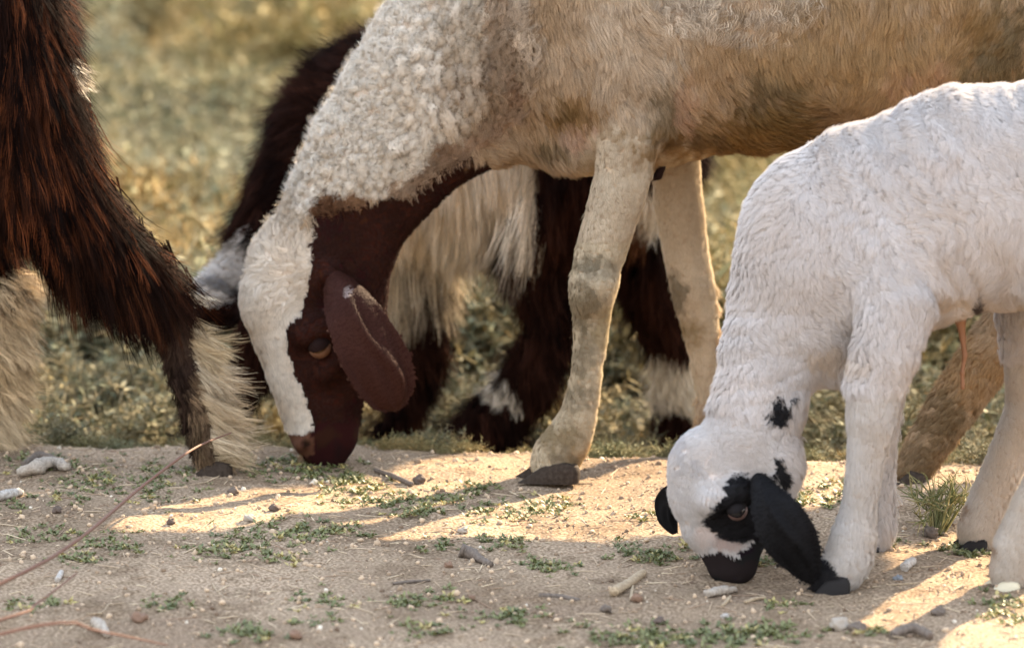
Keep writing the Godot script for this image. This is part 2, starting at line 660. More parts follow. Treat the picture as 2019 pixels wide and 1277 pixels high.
# camel-thorn: zig-zag stems with a spine at every node
func thorn_shrub(seed_: int, h: float, stems: int, twigs: int, thick: float, leaves: bool, green: Color, straw: Color, spine := 1.0) -> ArrayMesh:
	var r := RandomNumberGenerator.new()
	r.seed = seed_
	var v := PackedVector3Array()
	var n := PackedVector3Array()
	var c := PackedColorArray()
	var idx := PackedInt32Array()
	for s in stems:
		var an := r.randf() * TAU
		var d := Vector3(cos(an) * r.randf_range(0.2, 0.9), 1.0, sin(an) * r.randf_range(0.2, 0.9)).normalized()
		var p := Vector3(cos(an), 0, sin(an)) * h * 0.08 * r.randf()
		var l := h * r.randf_range(0.7, 1.15)
		var dry := r.randf()
		var cs := green.lerp(straw, dry * dry * 0.9 + 0.1)
		for k in twigs:
			var q := p + (d + Vector3(r.randfn(), r.randfn() * 0.5, r.randfn()) * 0.16).normalized() * l / twigs
			spike(v, n, c, idx, p, q, thick * (1.0 - 0.6 * k / twigs), thick * (1.0 - 0.6 * (k + 1) / twigs), cs.lerp(straw, 0.3), cs)
			d = (d + Vector3(0, -0.04, 0)).normalized()
			var td := (d * 0.5 + Vector3(r.randfn(), r.randf_range(-0.2, 0.9), r.randfn()) * 0.7).normalized()
			var tp := q
			var steps := r.randi_range(2, 4)
			for m in steps:
				var tl := h * r.randf_range(0.05, 0.11)
				var tq := tp + td * tl
				var ct := cs.lerp(green if r.randf() < 0.6 else straw, 0.6)
				spike(v, n, c, idx, tp, tq, thick * 0.5, thick * 0.35, ct, ct)
				for z in 2:
					var sd := (td * 0.6 + Vector3(r.randfn(), r.randfn() + 0.3, r.randfn()) * 0.6).normalized()
					spike(v, n, c, idx, tq, tq + sd * spine * h * r.randf_range(0.045, 0.1), thick * 0.5, thick * 0.04, ct, straw.lerp(ct, 0.4))
				if leaves:
					for z in 2:
						var ld := Vector3(r.randfn(), r.randfn() + 0.4, r.randfn()).normalized()
						flat_leaf(v, n, c, idx, tp.lerp(tq, r.randf()), ld, h * r.randf_range(0.04, 0.075), h * 0.011, Vector3(r.randfn(), 1.5, r.randfn()).normalized(), ct.lerp(green, 0.5))
				tp = tq
				td = (td + Vector3(r.randfn(), r.randfn() + 0.2, r.randfn()) * 0.35).normalized()
	return surf(v, n, idx, c)

# a leaf-shaped ear: centre line, half-widths, side direction, cupping
func ear_mesh(line: Array, half: Array, lean: Vector3, cup: float, thick: float) -> Array:
	var v := PackedVector3Array()
	var idx := PackedInt32Array()
	var cv := Curve3D.new()
	for p in line: cv.add_point(p)
	for i in cv.point_count:
		var a := cv.get_point_position(maxi(0, i - 1))
		var b := cv.get_point_position(mini(cv.point_count - 1, i + 1))
		cv.set_point_in(i, -(b - a) / 6.0)
		cv.set_point_out(i, (b - a) / 6.0)
	var L := cv.get_baked_length()
	var nu := 34
	var nv := 26
	for f in 2:
		for i in nu + 1:
			var t := float(i) / nu
			var p := cv.sample_baked(t * L, true)
			var d := (cv.sample_baked(minf(L, t * L + 0.004), true) - cv.sample_baked(maxf(0, t * L - 0.004), true)).normalized()
			var s := (lean - d * lean.dot(d)).normalized()
			var up := s.cross(d)
			if up.z < 0: up = -up
			var x := t * (half.size() - 1)
			var w: float = lerpf(half[int(x)], half[mini(int(x) + 1, half.size() - 1)], smoothstep(0.0, 1.0, x - int(x)) * 0.4 + (x - int(x)) * 0.6)
			for j in nv + 1:
				var e := 2.0 * j / nv - 1.0
				var q := p + s * w * e + up * (cup * w * (1.0 - e * e) * (1.0 + 1.2 * smoothstep(0.35, 0.0, t)) + 0.17 * w * exp(-pow((e - 0.22 + 0.25 * sin(t * 5.0)) / 0.17, 2.0)) * smoothstep(0.1, 0.4, t) * smoothstep(1.0, 0.75, t) + 0.13 * w * smoothstep(0.78, 1.0, absf(e)) * smoothstep(0.15, 0.4, t) + 0.05 * w * sin(e * 9.0 + t * 6.0) * t)
				var th := thick * sqrt(maxf(0.0, 1.0 - e * e)) * sqrt(maxf(0.02, 1.0 - t * t))
				v.append(q + up * (th if f == 0 else -th))
	var w1 := nv + 1
	var off := (nu + 1) * w1
	for f in 2:
		for i in nu:
			for j in nv:
				var a := f * off + i * w1 + j
				if f == 0: idx.append_array(PackedInt32Array([a, a + 1, a + w1, a + 1, a + w1 + 1, a + w1]))
				else: idx.append_array(PackedInt32Array([a, a + w1, a + 1, a + 1, a + w1, a + w1 + 1]))
	var n := face_normals(v, idx)
	if n[off / 2].z < 0:
		for i in range(0, idx.size(), 3):
			var q := idx[i]
			idx[i] = idx[i + 1]
			idx[i + 1] = q
		n = face_normals(v, idx)
	return [v, n, idx]

func ball(r: float, seg := 24, rings := 14) -> SphereMesh:
	var s := SphereMesh.new()
	s.radius = r
	s.height = r * 2
	s.radial_segments = seg
	s.rings = rings
	return s

# part of a thick shell round an eyeball: lid over the share of the sphere above (or below) the slit
func lid_mesh(r: float, axis_: Vector3, from: float, to: float) -> ArrayMesh:
	var v := PackedVector3Array()
	var idx := PackedInt32Array()
	var out_ := Vector3(0, 0, 1)
	var up := axis_.normalized()
	var along := up.cross(out_).normalized()
	for i in 9:
		var e := lerpf(from, to, i / 8.0)
		for j in 19:
			var a := lerpf(-1.5, 1.5, j / 18.0)
			var open := cos(a * 1.02)
			var el := e * open if absf(e) < 0.9 else e * lerpf(1.0, open, 0.1)
			var d := (out_ * cos(el) + up * sin(el)) * cos(a) + along * sin(a)
			v.append(d.normalized() * r * (1.0 + 0.10 * (1.0 - i / 8.0)))
	for i in 8:
		for j in 18:
			var a := i * 19 + j
			idx.append_array(PackedInt32Array([a, a + 1, a + 19, a + 1, a + 20, a + 19]))
	var n := face_normals(v, idx)
	if n[85].dot(v[85]) < 0:
		for i in range(0, idx.size(), 3):
			var q := idx[i]
			idx[i] = idx[i + 1]
			idx[i + 1] = q
		n = face_normals(v, idx)
	return surf(v, n, idx)

func join_field(f: Field, v: PackedVector3Array, n: PackedVector3Array, idx: PackedInt32Array, relief = null) -> void:
	var fv := PackedVector3Array()
	var fi := PackedInt32Array()
	f.nets(fv, fi)
	var fn := face_normals(fv, fi)
	for pass_ in 1:                                             # one smoothing of the lattice steps
		var s := PackedVector3Array()
		s.resize(fv.size())
		var c := PackedInt32Array()
		c.resize(fv.size())
		for i in range(0, fi.size(), 3):
			for e in 3:
				var a := fi[i + e]
				var b := fi[i + (e + 1) % 3]
				s[a] += fv[b]
				c[a] += 1
		for i in fv.size():
			if c[i] > 0: fv[i] = fv[i].lerp(s[i] / c[i], 0.45)
	if relief != null:
		fn = face_normals(fv, fi)
		for i in fv.size():
			fv[i] += fn[i] * float(relief.call(fv[i]))
	fn = face_normals(fv, fi)
	var at := v.size()
	v.append_array(fv)
	n.append_array(fn)
	for i in fi: idx.append(i + at)

func span(pts: Array, extra := 0.03) -> Array:               # the box round bones [x, y, z, r], in metres
	var lo := Vector3(1e3, 1e3, 1e3)
	var hi := -lo
	for ch in pts:
		for p in ch:
			var w := W(p[0], p[1], p[2])
			var r: float = p[3] * mpp(p[0], p[1], p[2]) + extra
			lo = lo.min(w - Vector3.ONE * r)
			hi = hi.max(w + Vector3.ONE * r)
	return [lo, hi]

func shift_local(root: Node3D, v: PackedVector3Array) -> PackedVector3Array:
	var o := PackedVector3Array()
	o.resize(v.size())
	var p := root.position
	for i in v.size(): o[i] = v[i] - p
	return o

func shift_buf(root: Node3D, b: PackedFloat32Array) -> PackedFloat32Array:
	var p := root.position
	for i in range(0, b.size(), 16):
		b[i + 3] -= p.x
		b[i + 7] -= p.y
		b[i + 11] -= p.z
	return b

func dress(root: Node3D, kinds: Dictionary, names: Dictionary, m: Material) -> void:
	for k in kinds:
		put_copies(names.get(k, "coat"), T[k], m, shift_buf(root, kinds[k]), root)

# one toe of a cloven hoof: a wedge with a sloping front wall, flat sole and round heel
func toe(heel: Vector3, tip: Vector3, hgt: float, wid: float) -> Array:
	var v := PackedVector3Array()
	var idx := PackedInt32Array()
	var f := tip - heel
	f.y = 0
	var L := f.length()
	f /= L
	var s := Vector3.UP.cross(f)
	var N := 18
	var R := 8
	for i in R + 1:
		var t := float(i) / R
		var front := L * (lerpf(1.0, 0.46, pow(t, 0.85)) - 0.12 * pow(t, 5.0))
		var back := L * (lerpf(0.16, 0.22, t) - 0.1 * pow(t, 4.0))
		var w := wid * (1.0 - 0.34 * pow(t, 2.2)) * (1.0 + 0.025 * sin(t * 34.0))
		for j in N:
			var a := TAU * j / N
			var x := cos(a)
			x = front * pow(x, 0.85) if x > 0 else back * x
			var z := w * sin(a) * (1.0 - 0.35 * maxf(0.0, cos(a)))
			v.append(heel + f * x + s * z + Vector3.UP * (hgt * t * (1.0 - 0.18 * clampf(1.0 - x / L, 0.0, 1.0))))
	for i in R:
		for j in N:
			var a := i * N + j
			var b := i * N + (j + 1) % N
			idx.append_array(PackedInt32Array([a, b, a + N, b, b + N, a + N]))
	var c := v.size()
	v.append(heel + f * L * 0.3 + Vector3.UP * hgt * 1.02)
	for j in N:
		idx.append_array(PackedInt32Array([R * N + j, R * N + (j + 1) % N, c]))
	return [v, idx]

func hoof(root: Node3D, heel_px: Vector2, tip_px: Vector2, z: float, hgt: float, wid: float, m: Material) -> void:
	var v := PackedVector3Array()
	var idx := PackedInt32Array()
	var heel := W(heel_px.x, heel_px.y, z)
	var tip := W(tip_px.x, tip_px.y, z)
	for e in [-1, 1]:
		var o := Vector3(0.0015 * e, 0, wid * 1.04 * e)
		var r := toe(heel + o, tip + o * 1.25, hgt, wid)
		var at := v.size()
		v.append_array(r[0])
		for i in r[1]: idx.append(i + at)
	var n := face_normals(v, idx)
	if n[20].dot(v[20] - heel) < 0:
		for i in range(0, idx.size(), 3):
			var q := idx[i]
			idx[i] = idx[i + 1]
			idx[i + 1] = q
		n = face_normals(v, idx)
	put("hoof", surf(shift_local(root, v), n, idx), m, root)

# ---------------------------------------------------------------- the ewe
const CREAM := Color(0.66, 0.56, 0.42)
const WHITE := Color(0.78, 0.72, 0.63)
const COCOA := Color(0.022, 0.0066, 0.0042)
const COCOA2 := Color(0.038, 0.0125, 0.008)

func build_ewe() -> void:
	var root := thing("ewe", "cream fleeced ewe with brown and white face grazing head down", "sheep", G(1080, 945))
	var zb := -0.11
	var torso := [[1235, 20, zb, 297], [1450, -18, zb, 312], [1900, -50, zb, 326], [2330, -40, zb, 270]]
	var brisket := [[1150, 250, zb + 0.02, 84], [1260, 200, zb, 120]]
	var neck := [[1180, -30, zb, 250], [905, 115, zb, 172], [812, 208, zb, 143], [715, 330, zb, 118], [650, 450, zb, 100], [610, 520, zb, 90]]
	var throat := [[1040, 205, zb, 88], [868, 318, zb, 54], [745, 452, zb, 48], [700, 560, zb, 60]]
	var near := [[1300, 120, zb + 0.06, 150], [1252, 225, -0.03, 74], [1237, 300, -0.01, 56], [1215, 400, 0.0, 50], [1183, 500, 0.0, 46], [1168, 570, 0.0, 42], [1166, 650, 0.0, 32], [1155, 750, 0.0, 28], [1141, 820, 0.0, 34], [1120, 868, 0.0, 43], [1098, 898, 0.0, 45], [1088, 914, 0.0, 40]]
	var far := [[1350, 150, -0.2, 110], [1330, 290, -0.22, 44], [1338, 400, -0.22, 45], [1353, 500, -0.22, 41], [1369, 580, -0.22, 41], [1383, 650, -0.22, 33], [1393, 730, -0.22, 25], [1404, 800, -0.22, 26], [1410, 850, -0.22, 34], [1398, 885, -0.22, 38]]
	var hind := [[2250, 100, zb + 0.05, 210], [2080, 330, -0.02, 120], [2085, 500, 0.02, 80], [2020, 620, 0.04, 60], [1950, 700, 0.04, 50], [1880, 800, 0.04, 46], [1832, 875, 0.04, 38], [1800, 930, 0.04, 33]]
	var hind2 := [[2300, 100, -0.2, 180], [2360, 400, -0.22, 100], [2420, 600, -0.22, 55], [2370, 780, -0.22, 42], [2350, 880, -0.22, 40]]
	var all := [torso, brisket, neck, throat, near, far, hind, hind2]
	var s := span(all)
	var f := Field.new(s[0], s[1], 0.0075)
	chain(f, torso, 0.05, 0.82)
	chain(f, neck, 0.06, 0.72)
	chain(f, throat, 0.04, 0.75)
	chain(f, brisket, 0.05, 0.9)
	chain(f, near, 0.022, 0.85)
	chain(f, far, 0.022, 0.85)
	chain(f, hind, 0.03, 0.8)
	chain(f, hind2, 0.03, 0.8)
	f.bone(W(1172, 560, 0.012), 40 * mpp(1172, 560, 0), W(1166, 585, 0.012), 34 * mpp(1172, 560, 0), 0.012)
	var v := PackedVector3Array()
	var n := PackedVector3Array()
	var idx := PackedInt32Array()
	var folds := func(p: Vector3) -> float:
		var u := U(p, zb)
		if u.y > 330: return 0.0012 * fine.get_noise_2d(u.x * 0.9, u.y * 0.5)
		return 0.004 * noise.get_noise_2d(u.x * 1.4, u.y * 0.9) + 0.002 * fine.get_noise_2d(u.x * 0.3, u.y * 0.25)
	join_field(f, v, n, idx, folds)
	# the head, on a finer lattice
	var zh := zb
	var skull := [[592, 530, zh, 92], [578, 592, zh, 101], [588, 650, zh, 88], [604, 720, zh, 77], [617, 790, zh, 65], [629, 850, zh, 60], [634, 880, zh, 43]]
	var jaw := [[705, 545, zh, 62], [678, 640, zh, 84], [672, 720, zh, 70], [662, 790, zh, 52], [656, 860, zh, 43], [650, 890, zh, 29]]
	var nape := [[655, 450, zh, 96], [610, 520, zh, 92]]
	s = span([skull, jaw, nape])
	f = Field.new(s[0], s[1], 0.004)
	chain(f, nape, 0.03, 0.72)
	chain(f, skull, 0.03, 0.66)
	chain(f, jaw, 0.028, 0.62)
	var e := mpp(600, 700, zh)
	f.bone(W(648, 538, zh + 0.035), 26 * e, W(664, 556, zh + 0.056), 15 * e, 0.012)
	f.bone(W(602, 657, zh + 0.042), 26 * e, W(645, 645, zh + 0.04), 22 * e, 0.022)                 # brow
	f.bone(W(598, 655, zh - 0.045), 30 * e, W(650, 640, zh - 0.042), 24 * e, 0.018)
	f.bone(W(640, 735, zh + 0.036), 16 * e, W(690, 690, zh + 0.038), 20 * e, 0.025)                 # cheek bone
	f.bone(W(632, 688, zh + 0.072), 20 * e, W(632, 688, zh + 0.06), 20 * e, 0.006, 1.0, true)      # eye hollow
	f.bone(W(600, 893, zh + 0.030), 9 * e, W(590, 870, zh + 0.036), 8 * e, 0.004, 1.0, true)        # nostril
	f.bone(W(636, 908, zh + 0.024), 5 * e, W(684, 858, zh + 0.036), 6.0 * e, 0.005, 1.0, true)    # mouth
	f.bone(W(684, 858, zh + 0.036), 6.0 * e, W(692, 822, zh + 0.038), 4.0 * e, 0.005, 1.0, true)
	f.bone(W(606, 862, zh + 0.02), 14 * e, W(592, 878, zh + 0.018), 12 * e, 0.008)
	var hv0 := v.size()
	var hi0 := idx.size()
	join_field(f, v, n, idx)

	var an := {"z0": 0.0, "rag": 6.0, "swirl": 0.4}
	var face_brown := P2([600, 470, 612, 428, 680, 415, 740, 400, 800, 392, 850, 340, 885, 312, 935, 322, 985, 350, 880, 450, 800, 540, 800, 700, 760, 800, 720, 880, 700, 930, 600, 930, 570, 880, 604, 882, 613, 850, 600, 800, 578, 745, 560, 690, 562, 640, 585, 615, 610, 570, 612, 520])
	var blaze := P2([440, 470, 520, 462, 560, 455, 600, 470, 612, 520, 610, 570, 585, 615, 562, 640, 560, 690, 578, 745, 600, 800, 613, 850, 608, 896, 560, 905, 480, 760, 430, 620])
	var rust := P2([605, 440, 620, 398, 690, 392, 730, 405, 690, 418, 640, 425])
	var rust2 := P2([760, 388, 850, 318, 860, 280, 905, 285, 985, 215, 1005, 140, 1040, 150, 1030, 235, 960, 285, 915, 318, 850, 350, 800, 398])
	var wool := P2([700, -320, 700, 60, 560, 250, 480, 400, 500, 480, 570, 478, 600, 440, 620, 412, 690, 402, 760, 398, 810, 360, 862, 318, 905, 296, 935, 250, 965, 190, 975, 120, 965, 40, 960, -320])
	var locks := P2([940, -320, 1060, -320, 1050, 0, 1062, 120, 1045, 180, 1005, 235, 950, 270, 900, 300, 930, 230, 960, 150, 950, 40])
	var shoulder_wool := P2([1000, -320, 1240, -320, 1270, -60, 1290, 0, 1330, 60, 1420, 70, 1480, 80, 1540, 60, 1600, 10, 1700, -320])
	var shanks := P2([1090, 470, 1260, 470, 1225, 600, 1205, 760, 1190, 960, 1000, 960, 1080, 800])
	var upper_leg := P2([1165, 235, 1300, 250, 1420, 290, 1440, 900, 1240, 620, 1090, 470])
	var nose := P2([540, 862, 604, 858, 616, 880, 618, 902, 600, 912, 540, 912])
	var lips := P2([600, 852, 640, 838, 700, 838, 730, 940, 560, 940, 600, 912, 618, 902])
	an.zones = [
		zone(nose, Color(0.13, 0.066, 0.042), Color(0.07, 0.03, 0.018), 0.003, 0.002, 0.1, "", 1.0),
		zone(lips, Color(0.0155, 0.0052, 0.0038), Color(0.026, 0.0088, 0.006), 0.003, 0.002, 0.1, "", 1.0),
		zone(P2([1740, 540, 2300, 540, 2300, 1000, 1740, 1000]), Color(0.46, 0.33, 0.20), Color(0.34, 0.22, 0.12), 0.012, 0.0026, 0.15, "fur", 4.0, {"vary": 0.08}),
		zone(P2([470, 470, 560, 455, 604, 476, 606, 560, 570, 600, 520, 590, 470, 560]), Color(0.76, 0.69, 0.59), Color(0.68, 0.58, 0.46), 0.017, 0.0036, 0.38, "wavy", 2.8, {"mess": 0.35, "vary": 0.05, "stain": false, "blotch": 0.08}),
		zone(blaze, Color(0.74, 0.67, 0.57), Color(0.64, 0.54, 0.42), 0.0095, 0.0022, 0.22, "short", 6.0, {"mess": 0.2, "vary": 0.06, "stain": false, "name": "blaze", "blotch": 0.08}),
		zone(rust, Color(0.12, 0.045, 0.018), Color(0.30, 0.17, 0.09), 0.012, 0.006, 0.6, "curl", 2.0, {"mess": 0.6, "vary": 0.2, "stain": false}),
		zone(rust2, Color(0.26, 0.15, 0.085), Color(0.42, 0.30, 0.2), 0.016, 0.006, 0.5, "curl", 1.7, {"mess": 0.5, "vary": 0.2, "stain": false}),
		zone(face_brown, COCOA, COCOA2, 0.0038, 0.0016, 0.10, "sleek", 6.0, {"mess": 0.1, "vary": 0.1, "off": 0.0005, "name": "brown"}),
		zone(wool, Color(0.80, 0.72, 0.605), Color(0.73, 0.63, 0.50), 0.013, 0.004, 0.8, "curl", 0.9, {"mess": 0.7, "name": "wool"}),
		zone(locks, Color(0.56, 0.45, 0.33), Color(0.33, 0.23, 0.145), 0.024, 0.0058, 0.36, "curl", 1.5, {"mess": 0.2, "vary": 0.16}),
		zone(shoulder_wool, Color(0.60, 0.50, 0.38), Color(0.46, 0.36, 0.26), 0.026, 0.0075, 0.3, "curl", 0.8, {"mess": 0.2, "vary": 0.13}),
		zone(shanks, Color(0.62, 0.52, 0.37), Color(0.52, 0.42, 0.28), 0.0065, 0.0019, 0.10, "short", 6.0, {"vary": 0.03, "blotch": 0.08}),
		zone(upper_leg, Color(0.60, 0.495, 0.355), Color(0.52, 0.41, 0.28), 0.0085, 0.0021, 0.11, "short", 5.0, {"vary": 0.03, "blotch": 0.08}),
	]
	an.base = zone(P2([]), Color(0.56, 0.43, 0.295), Color(0.40, 0.275, 0.16), 0.020, 0.0030, 0.15, "fur", 2.6, {"mess": 0.13, "vary": 0.11, "blotch": 0.22})
	var OLIVE := Color(0.13, 0.095, 0.045)
	var TAN := Color(0.30, 0.17, 0.06)
	var DUST := Color(0.17, 0.13, 0.075)
	an.stains = [
		[597, 884, 9, 14, Color(0.012, 0.006, 0.005), 0.95], [662, 884, 7, 26, Color(0.012, 0.006, 0.005), 0.5], [1750, 130, 330, 210, Color(0.33, 0.215, 0.105), 0.75], [1480, 285, 260, 60, Color(0.27, 0.155, 0.055), 0.85], [1250, 120, 120, 130, Color(0.60, 0.50, 0.38), 0.5],
		[930, 170, 75, 150, Color(0.36, 0.24, 0.14), 0.55], [985, 120, 40, 140, Color(0.22, 0.14, 0.08), 0.7], [905, 60, 60, 90, Color(0.55, 0.45, 0.33), 0.6],
		[1130, 220, 70, 45, TAN, 0.75], [1115, 215, 30, 20, Color(0.15, 0.09, 0.03), 0.7], [1090, 300, 45, 22, OLIVE, 0.65], [1140, 270, 36, 30, Color(0.66, 0.46, 0.36), 0.5], [1040, 190, 40, 60, Color(0.32, 0.2, 0.1), 0.5],
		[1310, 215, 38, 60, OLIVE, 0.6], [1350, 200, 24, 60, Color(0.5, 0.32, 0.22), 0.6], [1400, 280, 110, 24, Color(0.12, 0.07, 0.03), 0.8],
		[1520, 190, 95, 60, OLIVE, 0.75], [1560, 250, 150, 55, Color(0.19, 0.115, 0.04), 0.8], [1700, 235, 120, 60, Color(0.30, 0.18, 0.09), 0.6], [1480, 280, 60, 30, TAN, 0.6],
		[1820, 150, 80, 40, Color(0.50, 0.30, 0.2), 0.6], [1960, 90, 70, 130, OLIVE, 0.85], [1900, 30, 70, 80, TAN, 0.5], [1700, 110, 200, 90, Color(0.40, 0.26, 0.12), 0.55], [1500, 110, 160, 40, Color(0.40, 0.27, 0.14), 0.5], [1400, 150, 60, 100, Color(0.42, 0.27, 0.14), 0.5],
		[1165, 525, 42, 28, DUST, 0.8], [1150, 590, 34, 60, DUST, 0.75], [1185, 640, 22, 40, Color(0.35, 0.26, 0.12), 0.5], [1155, 690, 24, 60, DUST, 0.65], [1140, 780, 34, 26, DUST, 0.7], [1095, 860, 50, 36, Color(0.25, 0.18, 0.09), 0.75], [1150, 900, 30, 30, Color(0.38, 0.22, 0.07), 0.6], [1110, 895, 30, 20, Color(0.16, 0.12, 0.07), 0.6],
		[1345, 640, 26, 55, DUST, 0.8], [1370, 706, 34, 30, Color(0.3, 0.21, 0.1), 0.8],
		[1900, 720, 70, 60, Color(0.36, 0.22, 0.1), 0.8], [1850, 810, 60, 50, Color(0.17, 0.11, 0.05), 0.8], [1800, 900, 50, 50, Color(0.22, 0.15, 0.08), 0.8],
	]
	an.flow = [[640, 440, 0.3, 1], [700, 430, -0.3, 1], [760, 470, -0.6, 0.8], [850, 370, -0.5, 0.9], [600, 560, -0.9, 0.2], [520, 520, -0.6, -0.5], [560, 480, 0.2, -1], [490, 600, -0.5, 0.8], [520, 700, 0.2, 1], [560, 800, 0.25, 1], [600, 870, 0.2, 1], [640, 650, 0.5, 0.8], [650, 800, 0.3, 1], [700, 700, 0.5, 0.6], [690, 850, 0.2, 1],
		[900, 100, -0.2, 1], [960, 200, 0.3, 1], [720, 250, -0.4, 0.8], [1000, 230, 0.2, 1], [1060, 130, 0.35, 1], [1100, 280, 0.5, 0.7], [1020, 290, 0.8, 0.3], [1180, 200, 0.3, 1], [1230, 320, 0.0, 1], [1180, 520, 0, 1], [1150, 760, 0, 1], [1100, 880, -0.4, 1], [1340, 400, 0, 1], [1390, 700, 0, 1],
		[1330, 120, 0.6, 1], [1420, 220, 0.8, 0.6], [1500, 120, 0.35, 1], [1540, 230, 0.9, 0.6], [1620, 130, 0.2, 1], [1600, 240, 0.6, -0.5], [1720, 180, -0.2, 1], [1820, 130, 0.1, 1], [1960, 100, -0.2, 1], [1900, 760, -0.4, 1], [1500, 20, 0.1, 1]]
	box_zones(an)
	var col := skin_colors(an, v)
	var kinds := {}
	coat(an, v, n, idx.slice(0, hi0), 42000.0, kinds)
	an.z0 = zh + 0.05
	var colh := skin_colors(an, v.slice(hv0))
	for i in colh.size(): col[hv0 + i] = colh[i]
	coat(an, v, n, idx.slice(hi0), 42000.0, kinds)
	an.z0 = 0.0
	put("body", surf(shift_local(root, v), n, idx, col), M.skin, root)
	dress(root, kinds, {"curl": "curly_fleece", "short": "short_hair", "sleek": "face_hair", "fur": "coat"}, M.hair)
	if true:
		var b := PackedFloat32Array()
		fleece(an, v, n, idx.slice(0, hi0), "wool", b)
		put_copies("fleece", T.puff, M.wool, shift_buf(root, b), root)

	# ears
	var ear := ear_mesh([W(660, 545, zh + 0.055), W(688, 605, zh + 0.085), W(716, 668, zh + 0.088), W(752, 735, zh + 0.082), W(785, 806, zh + 0.07)], [0.010, 0.020, 0.028, 0.034, 0.0375, 0.0395, 0.0395, 0.037, 0.029, 0.004], Vector3(0.82, 0.42, -0.34), 0.30, 0.0022)
	var ec0 := PackedColorArray()
	for q in ear[0]:
		var u := U(q, zh + 0.08)
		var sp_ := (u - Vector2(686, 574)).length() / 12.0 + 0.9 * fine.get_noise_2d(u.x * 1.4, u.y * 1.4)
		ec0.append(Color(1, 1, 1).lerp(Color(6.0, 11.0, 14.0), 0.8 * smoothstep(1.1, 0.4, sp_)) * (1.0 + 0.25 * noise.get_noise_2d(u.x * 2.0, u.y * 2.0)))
	put("ear", surf(shift_local(root, ear[0]), ear[1], ear[2], ec0), M.ear_skin, root)
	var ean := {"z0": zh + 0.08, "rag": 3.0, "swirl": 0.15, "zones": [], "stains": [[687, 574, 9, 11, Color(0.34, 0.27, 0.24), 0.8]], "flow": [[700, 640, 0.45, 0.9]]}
	ean.base = zone(P2([]), Color(0.036, 0.0125, 0.0085), Color(0.047, 0.0170, 0.0115), 0.0036, 0.0011, 0.035, "velvet", 3.0, {"mess": 0.05, "vary": 0.02, "blotch": 0.04, "off": 0.0002})
	kinds = {}
	coat(ean, ear[0], ear[1], ear[2], 150000.0, kinds)
	dress(root, kinds, {"velvet": "ear_hair"}, M.hair_ear)
	var ear2 := ear_mesh([W(640, 550, zh - 0.06), W(650, 620, zh - 0.085), W(665, 690, zh - 0.09), W(690, 760, zh - 0.08)], [0.010, 0.024, 0.033, 0.036, 0.03, 0.005], Vector3(0.88, 0.4, 0.1), 0.12, 0.004)
	put("ear", surf(shift_local(root, ear2[0]), ear2[1], ear2[2]), M.ear_skin, root)
	# eye
	var ec := W(630, 684, zh + 0.0455)
	var eye := put("eye", ball(0.0115), M.eye, root)
	eye.position = ec - root.position
	eye.rotation = Vector3(0.1, -0.25, 0)
	var lid := put("eyelid", lid_mesh(0.0128, Vector3(-0.35, 0.9, 0), 1.5, -0.27), M.lid, root)
	lid.position = ec - root.position
	lid = put("eyelid", lid_mesh(0.0126, Vector3(-0.35, 0.9, 0), -1.5, -0.44), M.lid_rim, root)
	lid.position = ec - root.position
	# hooves
	hoof(root, Vector2(1122, 946), Vector2(1016, 947), 0.004, 0.026, 0.0145, M.horn)
	hoof(root, Vector2(1402, 905), Vector2(1340, 906), -0.222, 0.026, 0.014, M.horn)
	hoof(root, Vector2(1808, 963), Vector2(1745, 966), 0.045, 0.024, 0.014, M.horn)
	# a dark curl of hanging hair between the forelegs
	var curl := [[1296, 318, -0.08, 7], [1304, 330, -0.08, 8], [1298, 346, -0.08, 8], [1284, 354, -0.08, 5]]
	var sp := span([curl], 0.01)
	f = Field.new(sp[0], sp[1], 0.0015)
	chain(f, curl, 0.002)
	var cv := PackedVector3Array()
	var cn := PackedVector3Array()
	var ci := PackedInt32Array()
	join_field(f, cv, cn, ci)
	put("wattle", surf(shift_local(root, cv), cn, ci), M.lid, root)

